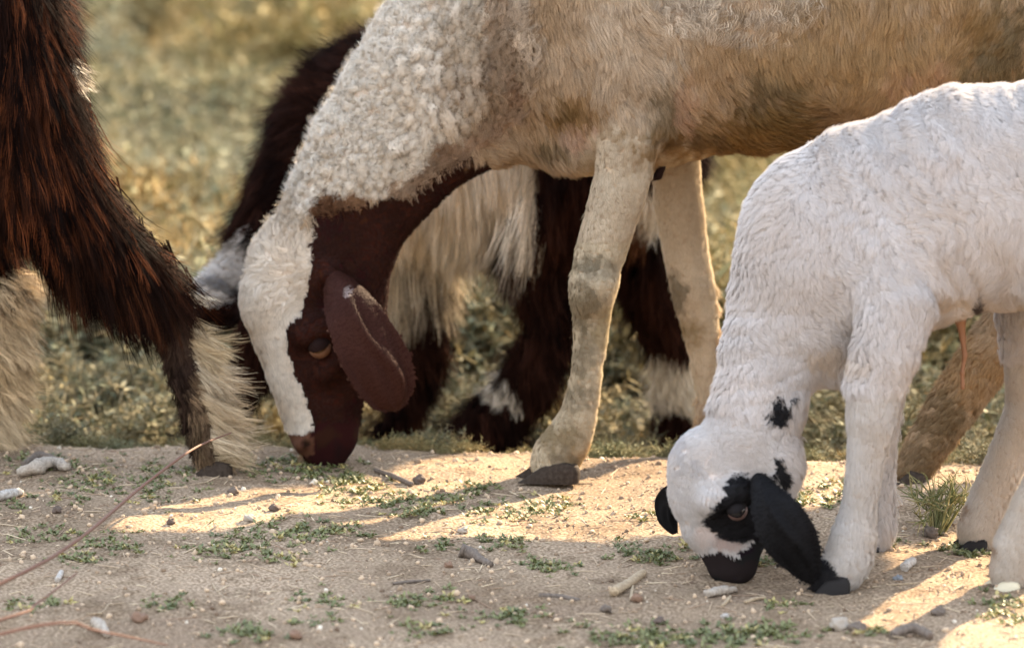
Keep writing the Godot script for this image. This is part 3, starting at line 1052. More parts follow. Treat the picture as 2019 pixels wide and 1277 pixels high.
# ---------------------------------------------------------------- the lamb
func build_lamb() -> void:
	var root := thing("lamb", "white lamb with black eye patch and black ears sniffing the ground", "lamb", G(1650, 1160))
	var zb := 0.50
	var torso := [[1672, 500, zb, 188], [1790, 440, zb, 205], [1900, 392, zb, 212], [2060, 385, zb, 215], [2250, 430, zb, 200]]
	var withers := [[1602, 392, zb, 86], [1660, 380, zb, 110]]
	var neck := [[1590, 470, zb, 113], [1547, 600, zb, 100], [1519, 710, 0.508, 92], [1496, 800, 0.522, 86], [1474, 868, 0.532, 86], [1436, 915, 0.535, 86]]
	var breast := [[1610, 640, zb, 92], [1668, 700, zb, 66]]
	var near := [[1740, 520, 0.54, 105], [1766, 610, 0.575, 68], [1748, 690, 0.585, 59], [1724, 765, 0.585, 50], [1719, 828, 0.585, 47], [1712, 880, 0.585, 37], [1702, 950, 0.585, 32], [1693, 1010, 0.585, 33], [1684, 1060, 0.585, 43], [1674, 1100, 0.585, 45], [1662, 1122, 0.585, 42], [1642, 1130, 0.585, 36], [1626, 1140, 0.585, 29]]
	var far := [[1760, 560, 0.44, 86], [1740, 700, 0.42, 52], [1728, 800, 0.415, 42], [1724, 900, 0.41, 34], [1724, 990, 0.41, 32], [1724, 1040, 0.41, 36], [1714, 1066, 0.41, 34]]
	var hind := [[2120, 430, zb - 0.03, 150], [2060, 620, 0.41, 88], [2040, 720, 0.4, 56], [2030, 800, 0.395, 42], [1990, 900, 0.39, 38], [1950, 990, 0.385, 38], [1932, 1045, 0.385, 42]]
	var hind2 := [[2160, 450, zb + 0.03, 160], [2140, 640, 0.58, 88], [2160, 780, 0.6, 52], [2090, 900, 0.6, 42], [2040, 1000, 0.6, 42], [2014, 1075, 0.6, 50], [2002, 1125, 0.6, 48]]
	var s := span([torso, withers, neck, breast, near, far, hind, hind2])
	var f := Field.new(s[0], s[1], 0.0062)
	chain(f, torso, 0.03, 0.72)
	chain(f, withers, 0.03, 0.8)
	chain(f, neck, 0.035, 0.78)
	chain(f, breast, 0.03, 0.9)
	chain(f, near, 0.02, 0.85)
	chain(f, far, 0.018, 0.85)
	chain(f, hind, 0.022, 0.8)
	chain(f, hind2, 0.022, 0.8)
	var v := PackedVector3Array()
	var n := PackedVector3Array()
	var idx := PackedInt32Array()
	var folds := func(p: Vector3) -> float:
		var u := U(p, zb)
		var y := 0.0
		var d := (u.x * 0.80 - u.y * 0.42 + 26.0 * noise.get_noise_2d(u.x * 0.6, u.y * 0.6)) / 44.0      # slanting rib folds
		y += 0.0034 * sin(d * TAU) * smoothstep(-0.05, 0.03, p.z - zb) * smoothstep(1560.0, 1700.0, u.x) * smoothstep(2100.0, 1880.0, u.x) * smoothstep(660.0, 520.0, u.y) * (0.6 + 0.8 * noise.get_noise_2d(u.x + 90.0, u.y))
		var m := (u.y + 0.25 * u.x + 24.0 * noise.get_noise_2d(u.x * 0.8, u.y * 0.8)) / 40.0                # creases across the neck
		y += 0.0013 * (1.0 + noise.get_noise_2d(u.x * 1.5, u.y * 1.5)) * sin(m * TAU) * smoothstep(560.0, 640.0, u.y) * smoothstep(860.0, 760.0, u.y) * smoothstep(1640.0, 1560.0, u.x)
		var w := (0.35 * u.x + 0.93 * u.y + 70.0 * noise.get_noise_2d(u.x * 0.5 + 40.0, u.y * 0.5)) / 42.0       # soft waves of the coat
		y += 0.0009 * sin(w * TAU) * (0.5 + noise.get_noise_2d(u.x * 1.1, u.y * 1.1 + 300.0)) * smoothstep(820.0, 700.0, u.y)
		y += 0.0016 * noise.get_noise_2d(u.x * 1.2, u.y * 1.2) * smoothstep(900.0, 700.0, u.y)
		return y
	join_field(f, v, n, idx, folds)
	var zh := 0.535
	var skull := [[1482, 892, zh, 80], [1414, 932, zh, 94], [1404, 972, zh, 82], [1404, 1030, zh, 58], [1422, 1080, zh, 43], [1431, 1112, zh, 38]]
	var jaw := [[1510, 920, zh, 66], [1478, 1000, zh, 68], [1466, 1060, zh, 45], [1462, 1116, zh, 31]]
	s = span([skull, jaw])
	f = Field.new(s[0], s[1], 0.003)
	chain(f, skull, 0.02, 0.74)
	chain(f, jaw, 0.02, 0.66)
	var e := mpp(1440, 1000, zh)
	f.bone(W(1400, 985, zh + 0.032), 26 * e, W(1450, 968, zh + 0.036), 26 * e, 0.014)
	f.bone(W(1400, 985, zh - 0.032), 26 * e, W(1450, 968, zh - 0.036), 26 * e, 0.014)
	f.bone(W(1454, 1008, zh + 0.056), 18 * e, W(1454, 1008, zh + 0.046), 18 * e, 0.004, 1.0, true)
	f.bone(W(1414, 1124, zh + 0.024), 6 * e, W(1404, 1108, zh + 0.027), 6 * e, 0.003, 1.0, true)
	f.bone(W(1430, 1134, zh + 0.018), 4 * e, W(1488, 1090, zh + 0.026), 4 * e, 0.004, 1.0, true)
	join_field(f, v, n, idx)
	var an := {"z0": 0.585, "rag": 3.0, "swirl": 0.75}
	var BLACK := Color(0.011, 0.010, 0.011)
	var BLACK2 := Color(0.018, 0.016, 0.017)
	var eye_patch := P2([1438, 946, 1464, 940, 1487, 950, 1517, 950, 1527, 1054, 1499, 1072, 1472, 1080, 1436, 1074, 1402, 1056, 1384, 1030, 1408, 998, 1428, 976])
	var muzzle := P2([1370, 1116, 1394, 1102, 1432, 1099, 1454, 1108, 1480, 1086, 1496, 1068, 1540, 1060, 1520, 1170, 1380, 1170])
	var spot := P2([1530, 795, 1546, 792, 1558, 810, 1562, 832, 1552, 848, 1536, 852, 1522, 840, 1528, 820])
	var spot2 := P2([1558, 802, 1576, 798, 1574, 808])
	var strip := P2([1528, 908, 1554, 915, 1558, 960, 1546, 985, 1531, 950])
	var legs := P2([1600, 780, 1800, 760, 1770, 1000, 1760, 1180, 1600, 1180])
	var legs2 := P2([1860, 760, 2200, 760, 2200, 1200, 1860, 1200])
	var hoofpatch := P2([1580, 1100, 1634, 1100, 1656, 1124, 1656, 1190, 1580, 1190])
	var headw := P2([1290, 860, 1440, 820, 1540, 860, 1540, 1000, 1500, 1120, 1300, 1120])
	an.zones = [
		zone(eye_patch, BLACK, BLACK2, 0.005, 0.0026, 0.14, "short", 4.2, {"vary": 0.2, "stain": false}),
		zone(muzzle, BLACK, Color(0.02, 0.016, 0.016), 0.0034, 0.0024, 0.12, "", 1.0, {"vary": 0.2, "stain": false}),
		zone(hoofpatch, BLACK, BLACK2, 0.007, 0.003, 0.15, "short", 4.2, {"stain": false}),
		zone(spot, BLACK, BLACK2, 0.014, 0.004, 0.25, "fur", 3.0, {"stain": false}),
		zone(spot2, Color(0.1, 0.1, 0.1), BLACK2, 0.012, 0.004, 0.25, "fur", 3.0, {"stain": false}),
		zone(strip, BLACK, BLACK2, 0.010, 0.004, 0.25, "fur", 3.0, {"stain": false}),
		zone(headw, Color(0.63, 0.595, 0.565), Color(0.57, 0.515, 0.47), 0.009, 0.0020, 0.16, "down", 5.5, {"mess": 0.14, "vary": 0.03, "blotch": 0.05}),
		zone(legs, Color(0.62, 0.58, 0.535), Color(0.56, 0.50, 0.435), 0.010, 0.0020, 0.12, "down", 5.0, {"mess": 0.08, "vary": 0.025, "blotch": 0.05}),
		zone(legs2, Color(0.60, 0.545, 0.475), Color(0.54, 0.46, 0.37), 0.010, 0.0020, 0.12, "down", 5.0, {"mess": 0.08, "vary": 0.025, "blotch": 0.05}),
	]
	an.base = zone(P2([]), Color(0.64, 0.60, 0.57), Color(0.585, 0.53, 0.485), 0.016, 0.0030, 0.11, "silk", 3.6, {"off": 0.002, "mess": 0.11, "vary": 0.03, "blotch": 0.05})
	an.stains = [[1940, 1072, 22, 30, Color(0.30, 0.18, 0.09), 0.8], [1440, 1075, 36, 18, Color(0.5, 0.3, 0.22), 0.5], [1395, 1060, 22, 30, Color(0.7, 0.52, 0.42), 0.4], [1940, 610, 18, 16, Color(0.03, 0.02, 0.02), 0.95], [1880, 600, 50, 14, Color(0.5, 0.36, 0.2), 0.6], [1650, 720, 50, 30, Color(0.62, 0.48, 0.33), 0.5], [1345, 900, 16, 40, Color(0.35, 0.33, 0.33), 0.35], [1380, 930, 14, 18, Color(0.35, 0.33, 0.33), 0.4],
		[1480, 790, 60, 60, Color(0.7, 0.6, 0.52), 0.3], [1880, 340, 60, 40, Color(0.6, 0.52, 0.46), 0.35], [1770, 320, 30, 20, Color(0.5, 0.46, 0.44), 0.3]]
	an.flow = [[1560, 330, -0.9, 0.5], [1660, 330, 0.5, 0.8], [1760, 270, 0.7, 0.6], [1880, 220, 0.9, 0.5], [1980, 220, 0.8, 0.5], [1500, 460, -0.4, 1], [1580, 500, 0.1, 1], [1680, 470, 0.6, 0.9], [1800, 420, 0.8, 0.7], [1930, 380, 0.7, 0.8], [1460, 600, -0.2, 1], [1560, 600, 0.3, 1], [1640, 600, 0.7, 0.4], [1720, 570, 0.4, 0.9], [1830, 540, 0.6, 0.8], [1940, 520, 0.0, 1], [2000, 560, -0.1, 1], [1430, 720, -0.3, 1], [1500, 720, 0.6, 0.5], [1570, 700, 0.3, 1], [1440, 830, -0.3, 1], [1540, 840, 0.2, 1], [1350, 890, -0.8, 0.5], [1400, 900, -0.5, -0.6], [1360, 950, 0.0, 1], [1450, 900, 0.9, -0.3], [1500, 900, 0.6, 0.8], [1390, 1040, 0.2, 1], [1440, 1020, 0.3, 0.9], [1740, 700, 0, 1], [1710, 900, 0, 1], [1680, 1100, -0.2, 1], [1980, 900, -0.2, 1], [1990, 1100, 0, 1]]
	box_zones(an)
	put("body", surf(shift_local(root, v), n, idx, skin_colors(an, v)), M.skin, root)
	var kinds := {}
	coat(an, v, n, idx, 52000.0, kinds)
	dress(root, kinds, {"silk": "coat", "fur": "patch_hair", "down": "leg_hair", "short": "short_hair"}, M.hair_white)
	var ear := ear_mesh([W(1494, 940, zh + 0.045), W(1520, 995, zh + 0.075), W(1552, 1048, zh + 0.08), W(1580, 1098, zh + 0.072), W(1606, 1148, zh + 0.06)], [0.006, 0.013, 0.021, 0.027, 0.0275, 0.023, 0.015, 0.004], Vector3(0.9, 0.4, 0.15), 0.2, 0.0034)
	put("ear", surf(shift_local(root, ear[0]), ear[1], ear[2]), M.ear_black, root)
	var ean := {"z0": zh + 0.07, "rag": 3.0, "swirl": 0.15, "zones": [], "stains": [], "flow": [[1540, 1040, 0.45, 0.9]]}
	ean.base = zone(P2([]), Color(0.009, 0.0085, 0.009), Color(0.013, 0.012, 0.0125), 0.0032, 0.0010, 0.05, "velvet", 3.2, {"mess": 0.06, "vary": 0.05, "blotch": 0.05, "off": 0.0002})
	kinds = {}
	coat(ean, ear[0], ear[1], ear[2], 150000.0, kinds)
	dress(root, kinds, {"velvet": "ear_hair"}, M.hair_black)
	var ear2 := ear_mesh([W(1360, 955, zh - 0.05), W(1326, 988, zh - 0.085), W(1318, 1018, zh - 0.095), W(1332, 1052, zh - 0.095)], [0.008, 0.014, 0.017, 0.017, 0.013, 0.004], Vector3(0.9, -0.2, 0.5), 0.2, 0.003)
	put("ear", surf(shift_local(root, ear2[0]), ear2[1], ear2[2]), M.ear_black, root)
	var ec := W(1454, 1006, zh + 0.0405)
	var eye := put("eye", ball(0.0088), M.eye_dark, root)
	eye.position = ec - root.position
	var lid := put("eyelid", lid_mesh(0.0098, Vector3(-0.4, 0.9, 0), 1.5, -0.05), M.black_skin, root)
	lid.position = ec - root.position
	lid = put("eyelid", lid_mesh(0.0096, Vector3(-0.4, 0.9, 0), -1.5, -0.7), M.lid_pink, root)
	lid.position = ec - root.position
	hoof(root, Vector2(1660, 1167), Vector2(1596, 1167), 0.588, 0.022, 0.0105, M.hoof_black)
	hoof(root, Vector2(1722, 1084), Vector2(1680, 1084), 0.411, 0.016, 0.0095, M.hoof_black)
	hoof(root, Vector2(1932, 1078), Vector2(1880, 1078), 0.386, 0.013, 0.011, M.hoof_black)
	hoof(root, Vector2(1995, 1163), Vector2(1938, 1163), 0.602, 0.014, 0.0115, M.hoof_pale)
	var cord := [[1897, 590, zb, 16], [1894, 630, zb, 11], [1899, 665, zb, 6], [1903, 700, zb, 5], [1898, 735, zb, 4], [1899, 764, zb, 5]]
	var sp := span([cord], 0.01)
	f = Field.new(sp[0], sp[1], 0.0016)
	chain(f, cord, 0.003)
	var cv := PackedVector3Array()
	var cn := PackedVector3Array()
	var ci := PackedInt32Array()
	join_field(f, cv, cn, ci)
	put("navel_cord", surf(shift_local(root, cv), cn, ci), M.cord, root)

# ---------------------------------------------------------------- the two goats
func build_near_goat() -> void:
	var root := thing("goat", "long haired dark brown goat seen from its hindquarters at left edge", "goat", G(420, 930))
	var zb := -0.1
	var torso := [[-60, 60, zb, 170], [-300, 0, zb, 240], [-800, 0, zb, 250]]
	var near := [[-20, 40, zb + 0.05, 140], [20, 200, zb + 0.08, 128], [80, 350, zb + 0.09, 105], [180, 470, zb + 0.09, 72], [290, 545, zb + 0.08, 44], [330, 575, -0.03, 36], [345, 650, -0.03, 34], [368, 740, -0.03, 30], [400, 830, -0.03, 32], [420, 890, -0.03, 36]]
	var other := [[-100, 100, zb - 0.04, 140], [-110, 330, zb - 0.1, 100], [-30, 520, zb - 0.1, 52], [10, 570, zb - 0.1, 42], [0, 700, zb - 0.1, 36], [-25, 840, zb - 0.1, 34], [-40, 890, zb - 0.1, 36]]
	var fore := [[-900, 300, zb, 90], [-920, 600, zb, 40], [-940, 890, zb, 40]]
	var s := span([torso, near, other, fore])
	var f := Field.new(s[0], s[1], 0.009)
	chain(f, torso, 0.05, 0.7)
	chain(f, near, 0.03, 0.72)
	chain(f, other, 0.03, 0.72)
	chain(f, fore, 0.03, 0.8)
	var v := PackedVector3Array()
	var n := PackedVector3Array()
	var idx := PackedInt32Array()
	join_field(f, v, n, idx)
	var an := {"z0": -0.02, "rag": 10.0, "swirl": 0.25}
	var D := Color(0.0042, 0.0026, 0.0023)
	var R := Color(0.0105, 0.0050, 0.0035)
	var fringe := P2([362, 560, 420, 560, 470, 700, 470, 850, 480, 900, 470, 940, 430, 940, 412, 840, 386, 740, 366, 640])
	var shank := P2([230, 590, 362, 560, 366, 640, 386, 740, 414, 840, 434, 960, 340, 960, 330, 800, 260, 690])
	var pale_leg := P2([-200, 585, 30, 560, 70, 600, 90, 900, -200, 950])
	var tailside := P2([128, 40, 260, 40, 260, 245, 168, 235, 130, 140])
	var toe := P2([415, 905, 480, 905, 480, 970, 415, 970])
	an.zones = [
		zone(shank, Color(0.02, 0.012, 0.009), Color(0.05, 0.03, 0.02), 0.020, 0.005, 0.25, "fur", 2.0, {"vary": 0.3}),
		zone(toe, Color(0.11, 0.075, 0.04), Color(0.06, 0.04, 0.025), 0.014, 0.004, 0.2, "fur", 3.0),
		zone(P2([430, 815, 500, 815, 500, 925, 436, 925]), Color(0.5, 0.38, 0.24), Color(0.3, 0.2, 0.11), 0.026, 0.005, 0.35, "long", 1.6, {"vary": 0.14}),
		zone(fringe, Color(0.66, 0.55, 0.39), Color(0.45, 0.34, 0.2), 0.066, 0.006, 0.5, "long", 2.0, {"mess": 0.24, "vary": 0.14, "comb": Vector2(0.95, 0.34)}),
		zone(P2([60, 440, 300, 500, 335, 590, 260, 640, 60, 620]), D, R, 0.115, 0.0075, 0.15, "long", 1.1, {"mess": 0.12, "vary": 0.3, "fall": 0.6, "hang": 0.5, "streak": Color(0.10, 0.034, 0.014)}),
		zone(pale_leg, Color(0.62, 0.49, 0.32), Color(0.46, 0.32, 0.17), 0.06, 0.008, 0.5, "long", 0.9, {"mess": 0.2, "vary": 0.14, "comb": Vector2(0.75, 0.75)}),
		zone(tailside, Color(0.74, 0.68, 0.58), Color(0.66, 0.56, 0.42), 0.045, 0.006, 0.45, "long", 1.3, {"mess": 0.2}),
	]
	an.base = zone(P2([]), D, R, 0.085, 0.0075, 0.2, "long", 1.0, {"mess": 0.12, "vary": 0.3, "fall": 0.3, "hang": 0.25, "streak": Color(0.16, 0.048, 0.018)})
	an.stains = [[410, 800, 30, 120, Color(0.3, 0.2, 0.11), 0.4]]
	an.flow = [[30, 50, -0.05, 1], [140, 60, 0.15, 1], [20, 250, 0.15, 1], [150, 250, 0.35, 1], [60, 400, 0.2, 1], [180, 400, 0.55, 0.85], [260, 480, 0.6, 0.8], [120, 520, 0.15, 1], [330, 560, 0.5, 0.85], [330, 680, 0.1, 1], [400, 640, 1, 0.55], [430, 760, 0.9, 0.7], [400, 880, 0.3, 1], [20, 650, 0.9, 0.6], [20, 800, 0.8, 0.8], [-40, 650, 0.3, 1], [150, 120, 0.25, 1]]
	box_zones(an)
	put("body", surf(shift_local(root, v), n, idx, skin_colors(an, v)), M.skin, root)
	var kinds := {}
	coat(an, v, n, idx, 42000.0, kinds)
	dress(root, kinds, {"long": "shaggy_coat", "fur": "leg_hair"}, M.hair_goat)
	hoof(root, Vector2(445, 936), Vector2(372, 937), -0.03, 0.02, 0.014, M.horn)

func build_far_goat() -> void:
	var zb := -0.58
	var root := thing("goat", "shaggy dark goat with cream flank grazing behind the ewe", "goat", G(890, 895))
	var torso := [[760, 260, zb, 170], [900, 280, zb, 185], [1060, 250, zb, 180], [1230, 280, zb, 150]]
	var neck := [[740, 230, zb, 130], [640, 270, zb, 90], [570, 370, zb, 66], [525, 460, zb, 56]]
	var head := [[535, 470, zb, 54], [490, 530, zb, 52], [440, 560, zb, 38], [402, 580, zb, 28], [392, 586, zb, 22]]
	var jaw := [[520, 560, zb, 44], [450, 596, zb, 28], [405, 596, zb, 18]]
	var fore1 := [[700, 400, zb + 0.07, 80], [540, 600, zb + 0.07, 42], [505, 690, zb + 0.07, 34], [480, 770, zb + 0.07, 26], [420, 840, zb + 0.07, 28], [385, 880, zb + 0.07, 30]]
	var fore2 := [[800, 400, zb - 0.07, 90], [830, 640, zb - 0.07, 44], [825, 730, zb - 0.07, 34], [790, 820, zb - 0.07, 26], [762, 880, zb - 0.07, 28]]
	var hind1 := [[1180, 300, zb + 0.06, 130], [1080, 440, zb + 0.08, 80], [1050, 540, zb + 0.08, 54], [1095, 640, zb + 0.08, 36], [1040, 750, zb + 0.08, 44], [970, 830, zb + 0.08, 42], [905, 885, zb + 0.08, 32]]
	var hind2 := [[1230, 300, zb - 0.06, 120], [1240, 450, zb - 0.08, 60], [1290, 570, zb - 0.08, 54], [1335, 690, zb - 0.08, 42], [1345, 770, zb - 0.08, 42], [1330, 850, zb - 0.08, 38], [1312, 895, zb - 0.08, 36]]
	var s := span([torso, neck, head, jaw, fore1, fore2, hind1, hind2])
	var f := Field.new(s[0], s[1], 0.009)
	chain(f, torso, 0.05, 0.75)
	chain(f, neck, 0.04, 0.8)
	chain(f, head, 0.025, 0.75)
	chain(f, jaw, 0.02, 0.7)
	for c in [fore1, fore2, hind1, hind2]: chain(f, c, 0.03, 0.8)
	var v := PackedVector3Array()
	var n := PackedVector3Array()
	var idx := PackedInt32Array()
	join_field(f, v, n, idx)
	var an := {"z0": zb + 0.09, "rag": 12.0, "swirl": 0.25}
	var D := Color(0.009, 0.0048, 0.004)
	var R := Color(0.032, 0.012, 0.007)
	var side := P2([760, 250, 1065, 250, 1060, 400, 1030, 460, 1000, 500, 960, 560, 760, 590])
	var face := P2([490, 455, 530, 490, 500, 560, 470, 610, 420, 625, 360, 600, 370, 540])
	var sock := P2([955, 740, 1010, 740, 1030, 790, 990, 800, 960, 790])
	var sock2 := P2([1290, 730, 1400, 730, 1400, 855, 1330, 830, 1280, 840])
	var rump := P2([1250, 340, 1330, 340, 1330, 470, 1290, 470])
	an.zones = [
		zone(face, Color(0.68, 0.63, 0.57), Color(0.5, 0.46, 0.42), 0.012, 0.005, 0.2, "fur", 2.5, {"vary": 0.12}),
		zone(sock, Color(0.7, 0.62, 0.5), Color(0.6, 0.5, 0.38), 0.03, 0.007, 0.3, "long", 1.5),
		zone(sock2, Color(0.72, 0.64, 0.5), Color(0.62, 0.5, 0.36), 0.045, 0.007, 0.4, "long", 1.5),
		zone(rump, Color(0.78, 0.74, 0.68), Color(0.7, 0.62, 0.52), 0.05, 0.007, 0.4, "long", 1.5),
		zone(side, Color(0.76, 0.67, 0.53), Color(0.62, 0.49, 0.33), 0.105, 0.010, 0.12, "long", 0.8, {"vary": 0.16, "fall": 0.5, "hang": 0.4}),
	]
	an.base = zone(P2([]), D, R, 0.055, 0.009, 0.3, "long", 0.8, {"mess": 0.15, "vary": 0.4, "fall": 0.3})
	an.stains = [[1005, 470, 30, 50, Color(0.03, 0.015, 0.01), 0.8], [870, 545, 26, 26, Color(0.03, 0.015, 0.01), 0.8], [920, 520, 18, 40, Color(0.03, 0.015, 0.01), 0.9], [820, 560, 30, 20, Color(0.03, 0.015, 0.01), 0.9], [460, 590, 14, 10, Color(0.04, 0.04, 0.04), 0.9], [430, 575, 40, 14, Color(0.12, 0.12, 0.13), 0.7], [1260, 450, 30, 60, Color(0.16, 0.07, 0.035), 0.8]]
	an.flow = [[640, 200, -0.7, -0.6], [580, 280, -0.8, 0.3], [530, 400, -0.6, 0.6], [450, 560, -0.8, 0.5], [800, 400, 0.0, 1], [950, 400, 0.1, 1], [1080, 450, 0.1, 1], [1060, 600, 0.1, 1], [980, 800, 0.1, 1], [1330, 700, 0.1, 1], [1350, 800, 0.4, 1], [1240, 500, -0.2, 1], [820, 700, 0.1, 1], [500, 720, 0, 1]]
	box_zones(an)
	put("body", surf(shift_local(root, v), n, idx, skin_colors(an, v)), M.skin, root)
	var kinds := {}
	coat(an, v, n, idx, 34000.0, kinds)
	dress(root, kinds, {"long": "shaggy_coat", "fur": "face_hair"}, M.hair_goat)
	var ear := ear_mesh([W(525, 500, zb + 0.04), W(535, 560, zb + 0.065), W(528, 620, zb + 0.06)], [0.01, 0.02, 0.024, 0.02, 0.004], Vector3(1, 0.1, 0.1), 0.2, 0.004)
	put("ear", surf(shift_local(root, ear[0]), ear[1], ear[2]), M.ear_black, root)
	for h in [[918, 862, 0.08], [1322, 1276, -0.08], [392, 345, 0.07], [772, 728, -0.07]]:
		var g := ground_y(0.0, zb + h[2])
		var b := W(h[0], 880, zb + h[2])
		var q := U(Vector3(b.x, ground_y(b.x, b.z), b.z), b.z)
		hoof(root, Vector2(h[0], q.y), Vector2(h[1], q.y), zb + h[2], 0.026, 0.014, M.hoof_black)

# ---------------------------------------------------------------- plants and litter
func rosette(seed_: int, leaves: int) -> ArrayMesh:
	var r := RandomNumberGenerator.new()
	r.seed = seed_
	var v := PackedVector3Array()
	var n := PackedVector3Array()
	var c := PackedColorArray()
	var idx := PackedInt32Array()
	for k in leaves:
		var a := r.randf() * TAU
		var d := Vector3(cos(a), r.randf_range(0.15, 0.9), sin(a)).normalized()
		var p := Vector3(r.randfn(), 0.1, r.randfn()) * 0.35
		p.y = r.randf_range(0.0, 0.25)
		var t := r.randf()
		var g := Color(1, 1, 1).lerp(Color(1.5, 1.25, 0.8), t * t)
		flat_leaf(v, n, c, idx, p, d, r.randf_range(0.45, 0.95), r.randf_range(0.12, 0.2), Vector3(r.randfn() * 0.3, 1, r.randfn() * 0.3).normalized(), g)
	return surf(v, n, idx, c)

func pebble(seed_: int, rows: int, cols: int, rough: float, squash := Vector3.ONE) -> ArrayMesh:
	var ns := FastNoiseLite.new()
	ns.seed = seed_
	ns.frequency = 0.7
	ns.fractal_octaves = 3
	var v := PackedVector3Array()
	var idx := PackedInt32Array()
	for i in rows + 1:
		for j in cols:
			var th := PI * i / rows
			var ph := TAU * j / cols
			var d := Vector3(sin(th) * cos(ph), cos(th), sin(th) * sin(ph))
			v.append(d * squash * (1.0 + rough * ns.get_noise_3dv(d * 1.7 + Vector3.ONE * seed_)))
	for i in rows:
		for j in cols:
			var a := i * cols + j
			var b := i * cols + (j + 1) % cols
			idx.append_array(PackedInt32Array([a, b, a + cols, b, b + cols, a + cols]))
	var n := face_normals(v, idx)
	if n[cols * (rows / 2)].dot(v[cols * (rows / 2)]) < 0:
		for i in range(0, idx.size(), 3):
			var q := idx[i]
			idx[i] = idx[i + 1]
			idx[i + 1] = q
		n = face_normals(v, idx)
	return surf(v, n, idx)

func twig_mesh(pts: Array, radii: Array, seed_: int, rough: float, sides := 9) -> ArrayMesh:
	var cv := Curve3D.new()
	for p in pts: cv.add_point(p)
	for i in pts.size():
		var a: Vector3 = pts[maxi(0, i - 1)]
		var b: Vector3 = pts[mini(pts.size() - 1, i + 1)]
		cv.set_point_in(i, -(b - a) / 6.0)
		cv.set_point_out(i, (b - a) / 6.0)
	cv.bake_interval = 0.002
	var L := cv.get_baked_length()
	var ns := FastNoiseLite.new()
	ns.seed = seed_
	ns.frequency = 1.0
	var v := PackedVector3Array()
	var idx := PackedInt32Array()
	var nu := 26
	for i in nu + 1:
		var t := float(i) / nu
		var p := cv.sample_baked(t * L, true)
		var d := (cv.sample_baked(minf(L, t * L + 0.002), true) - cv.sample_baked(maxf(0, t * L - 0.002), true)).normalized()
		var s := d.cross(Vector3(0.2, 1, 0.1)).normalized()
		var u := s.cross(d)
		var x := t * (radii.size() - 1)
		var r: float = lerpf(radii[int(x)], radii[mini(int(x) + 1, radii.size() - 1)], x - int(x))
		for j in sides:
			var a := TAU * j / sides
			var k := 1.0 + rough * ns.get_noise_3d(cos(a) * 1.2, sin(a) * 1.2, t * 5.0) + rough * 0.5 * ns.get_noise_3d(cos(a) * 4.0, sin(a) * 4.0, t * 24.0)
			v.append(p + (s * cos(a) + u * sin(a)) * r * k)
	var c0 := v.size()
	v.append(pts[0])
	v.append(pts[pts.size() - 1])
	for i in nu:
		for j in sides:
			var a := i * sides + j
			var b := i * sides + (j + 1) % sides
			idx.append_array(PackedInt32Array([a, a + sides, b, b, a + sides, b + sides]))
	for j in sides:
		idx.append_array(PackedInt32Array([c0, j, (j + 1) % sides, c0 + 1, nu * sides + (j + 1) % sides, nu * sides + j]))
	var n := face_normals(v, idx)
	if n[sides * 5].dot(v[sides * 5] - cv.sample_baked(L * 5.0 / nu, true)) < 0:
		for i in range(0, idx.size(), 3):
			var q := idx[i]
			idx[i] = idx[i + 1]
			idx[i + 1] = q
		n = face_normals(v, idx)
	return surf(v, n, idx)

func lay_twig(called: String, label: String, cat: String, m: Material, ends: Array, radii: Array, rough := 0.25, lift := 1.0, group := "") -> Node3D:
	var pts := []
	var o := G(ends[0], ends[1])
	for i in range(0, ends.size(), 2):
		var g := G(ends[i], ends[i + 1])
		var r: float = radii[mini(radii.size() - 1, int(i / 2))]
		pts.append(Vector3(g.x, ground_y(g.x, g.z) + r * lift, g.z) - o)
	var t := put(called, twig_mesh(pts, radii, rng.randi(), rough), m)
	t.position = o
	tag(t, label, cat, group)
	return t

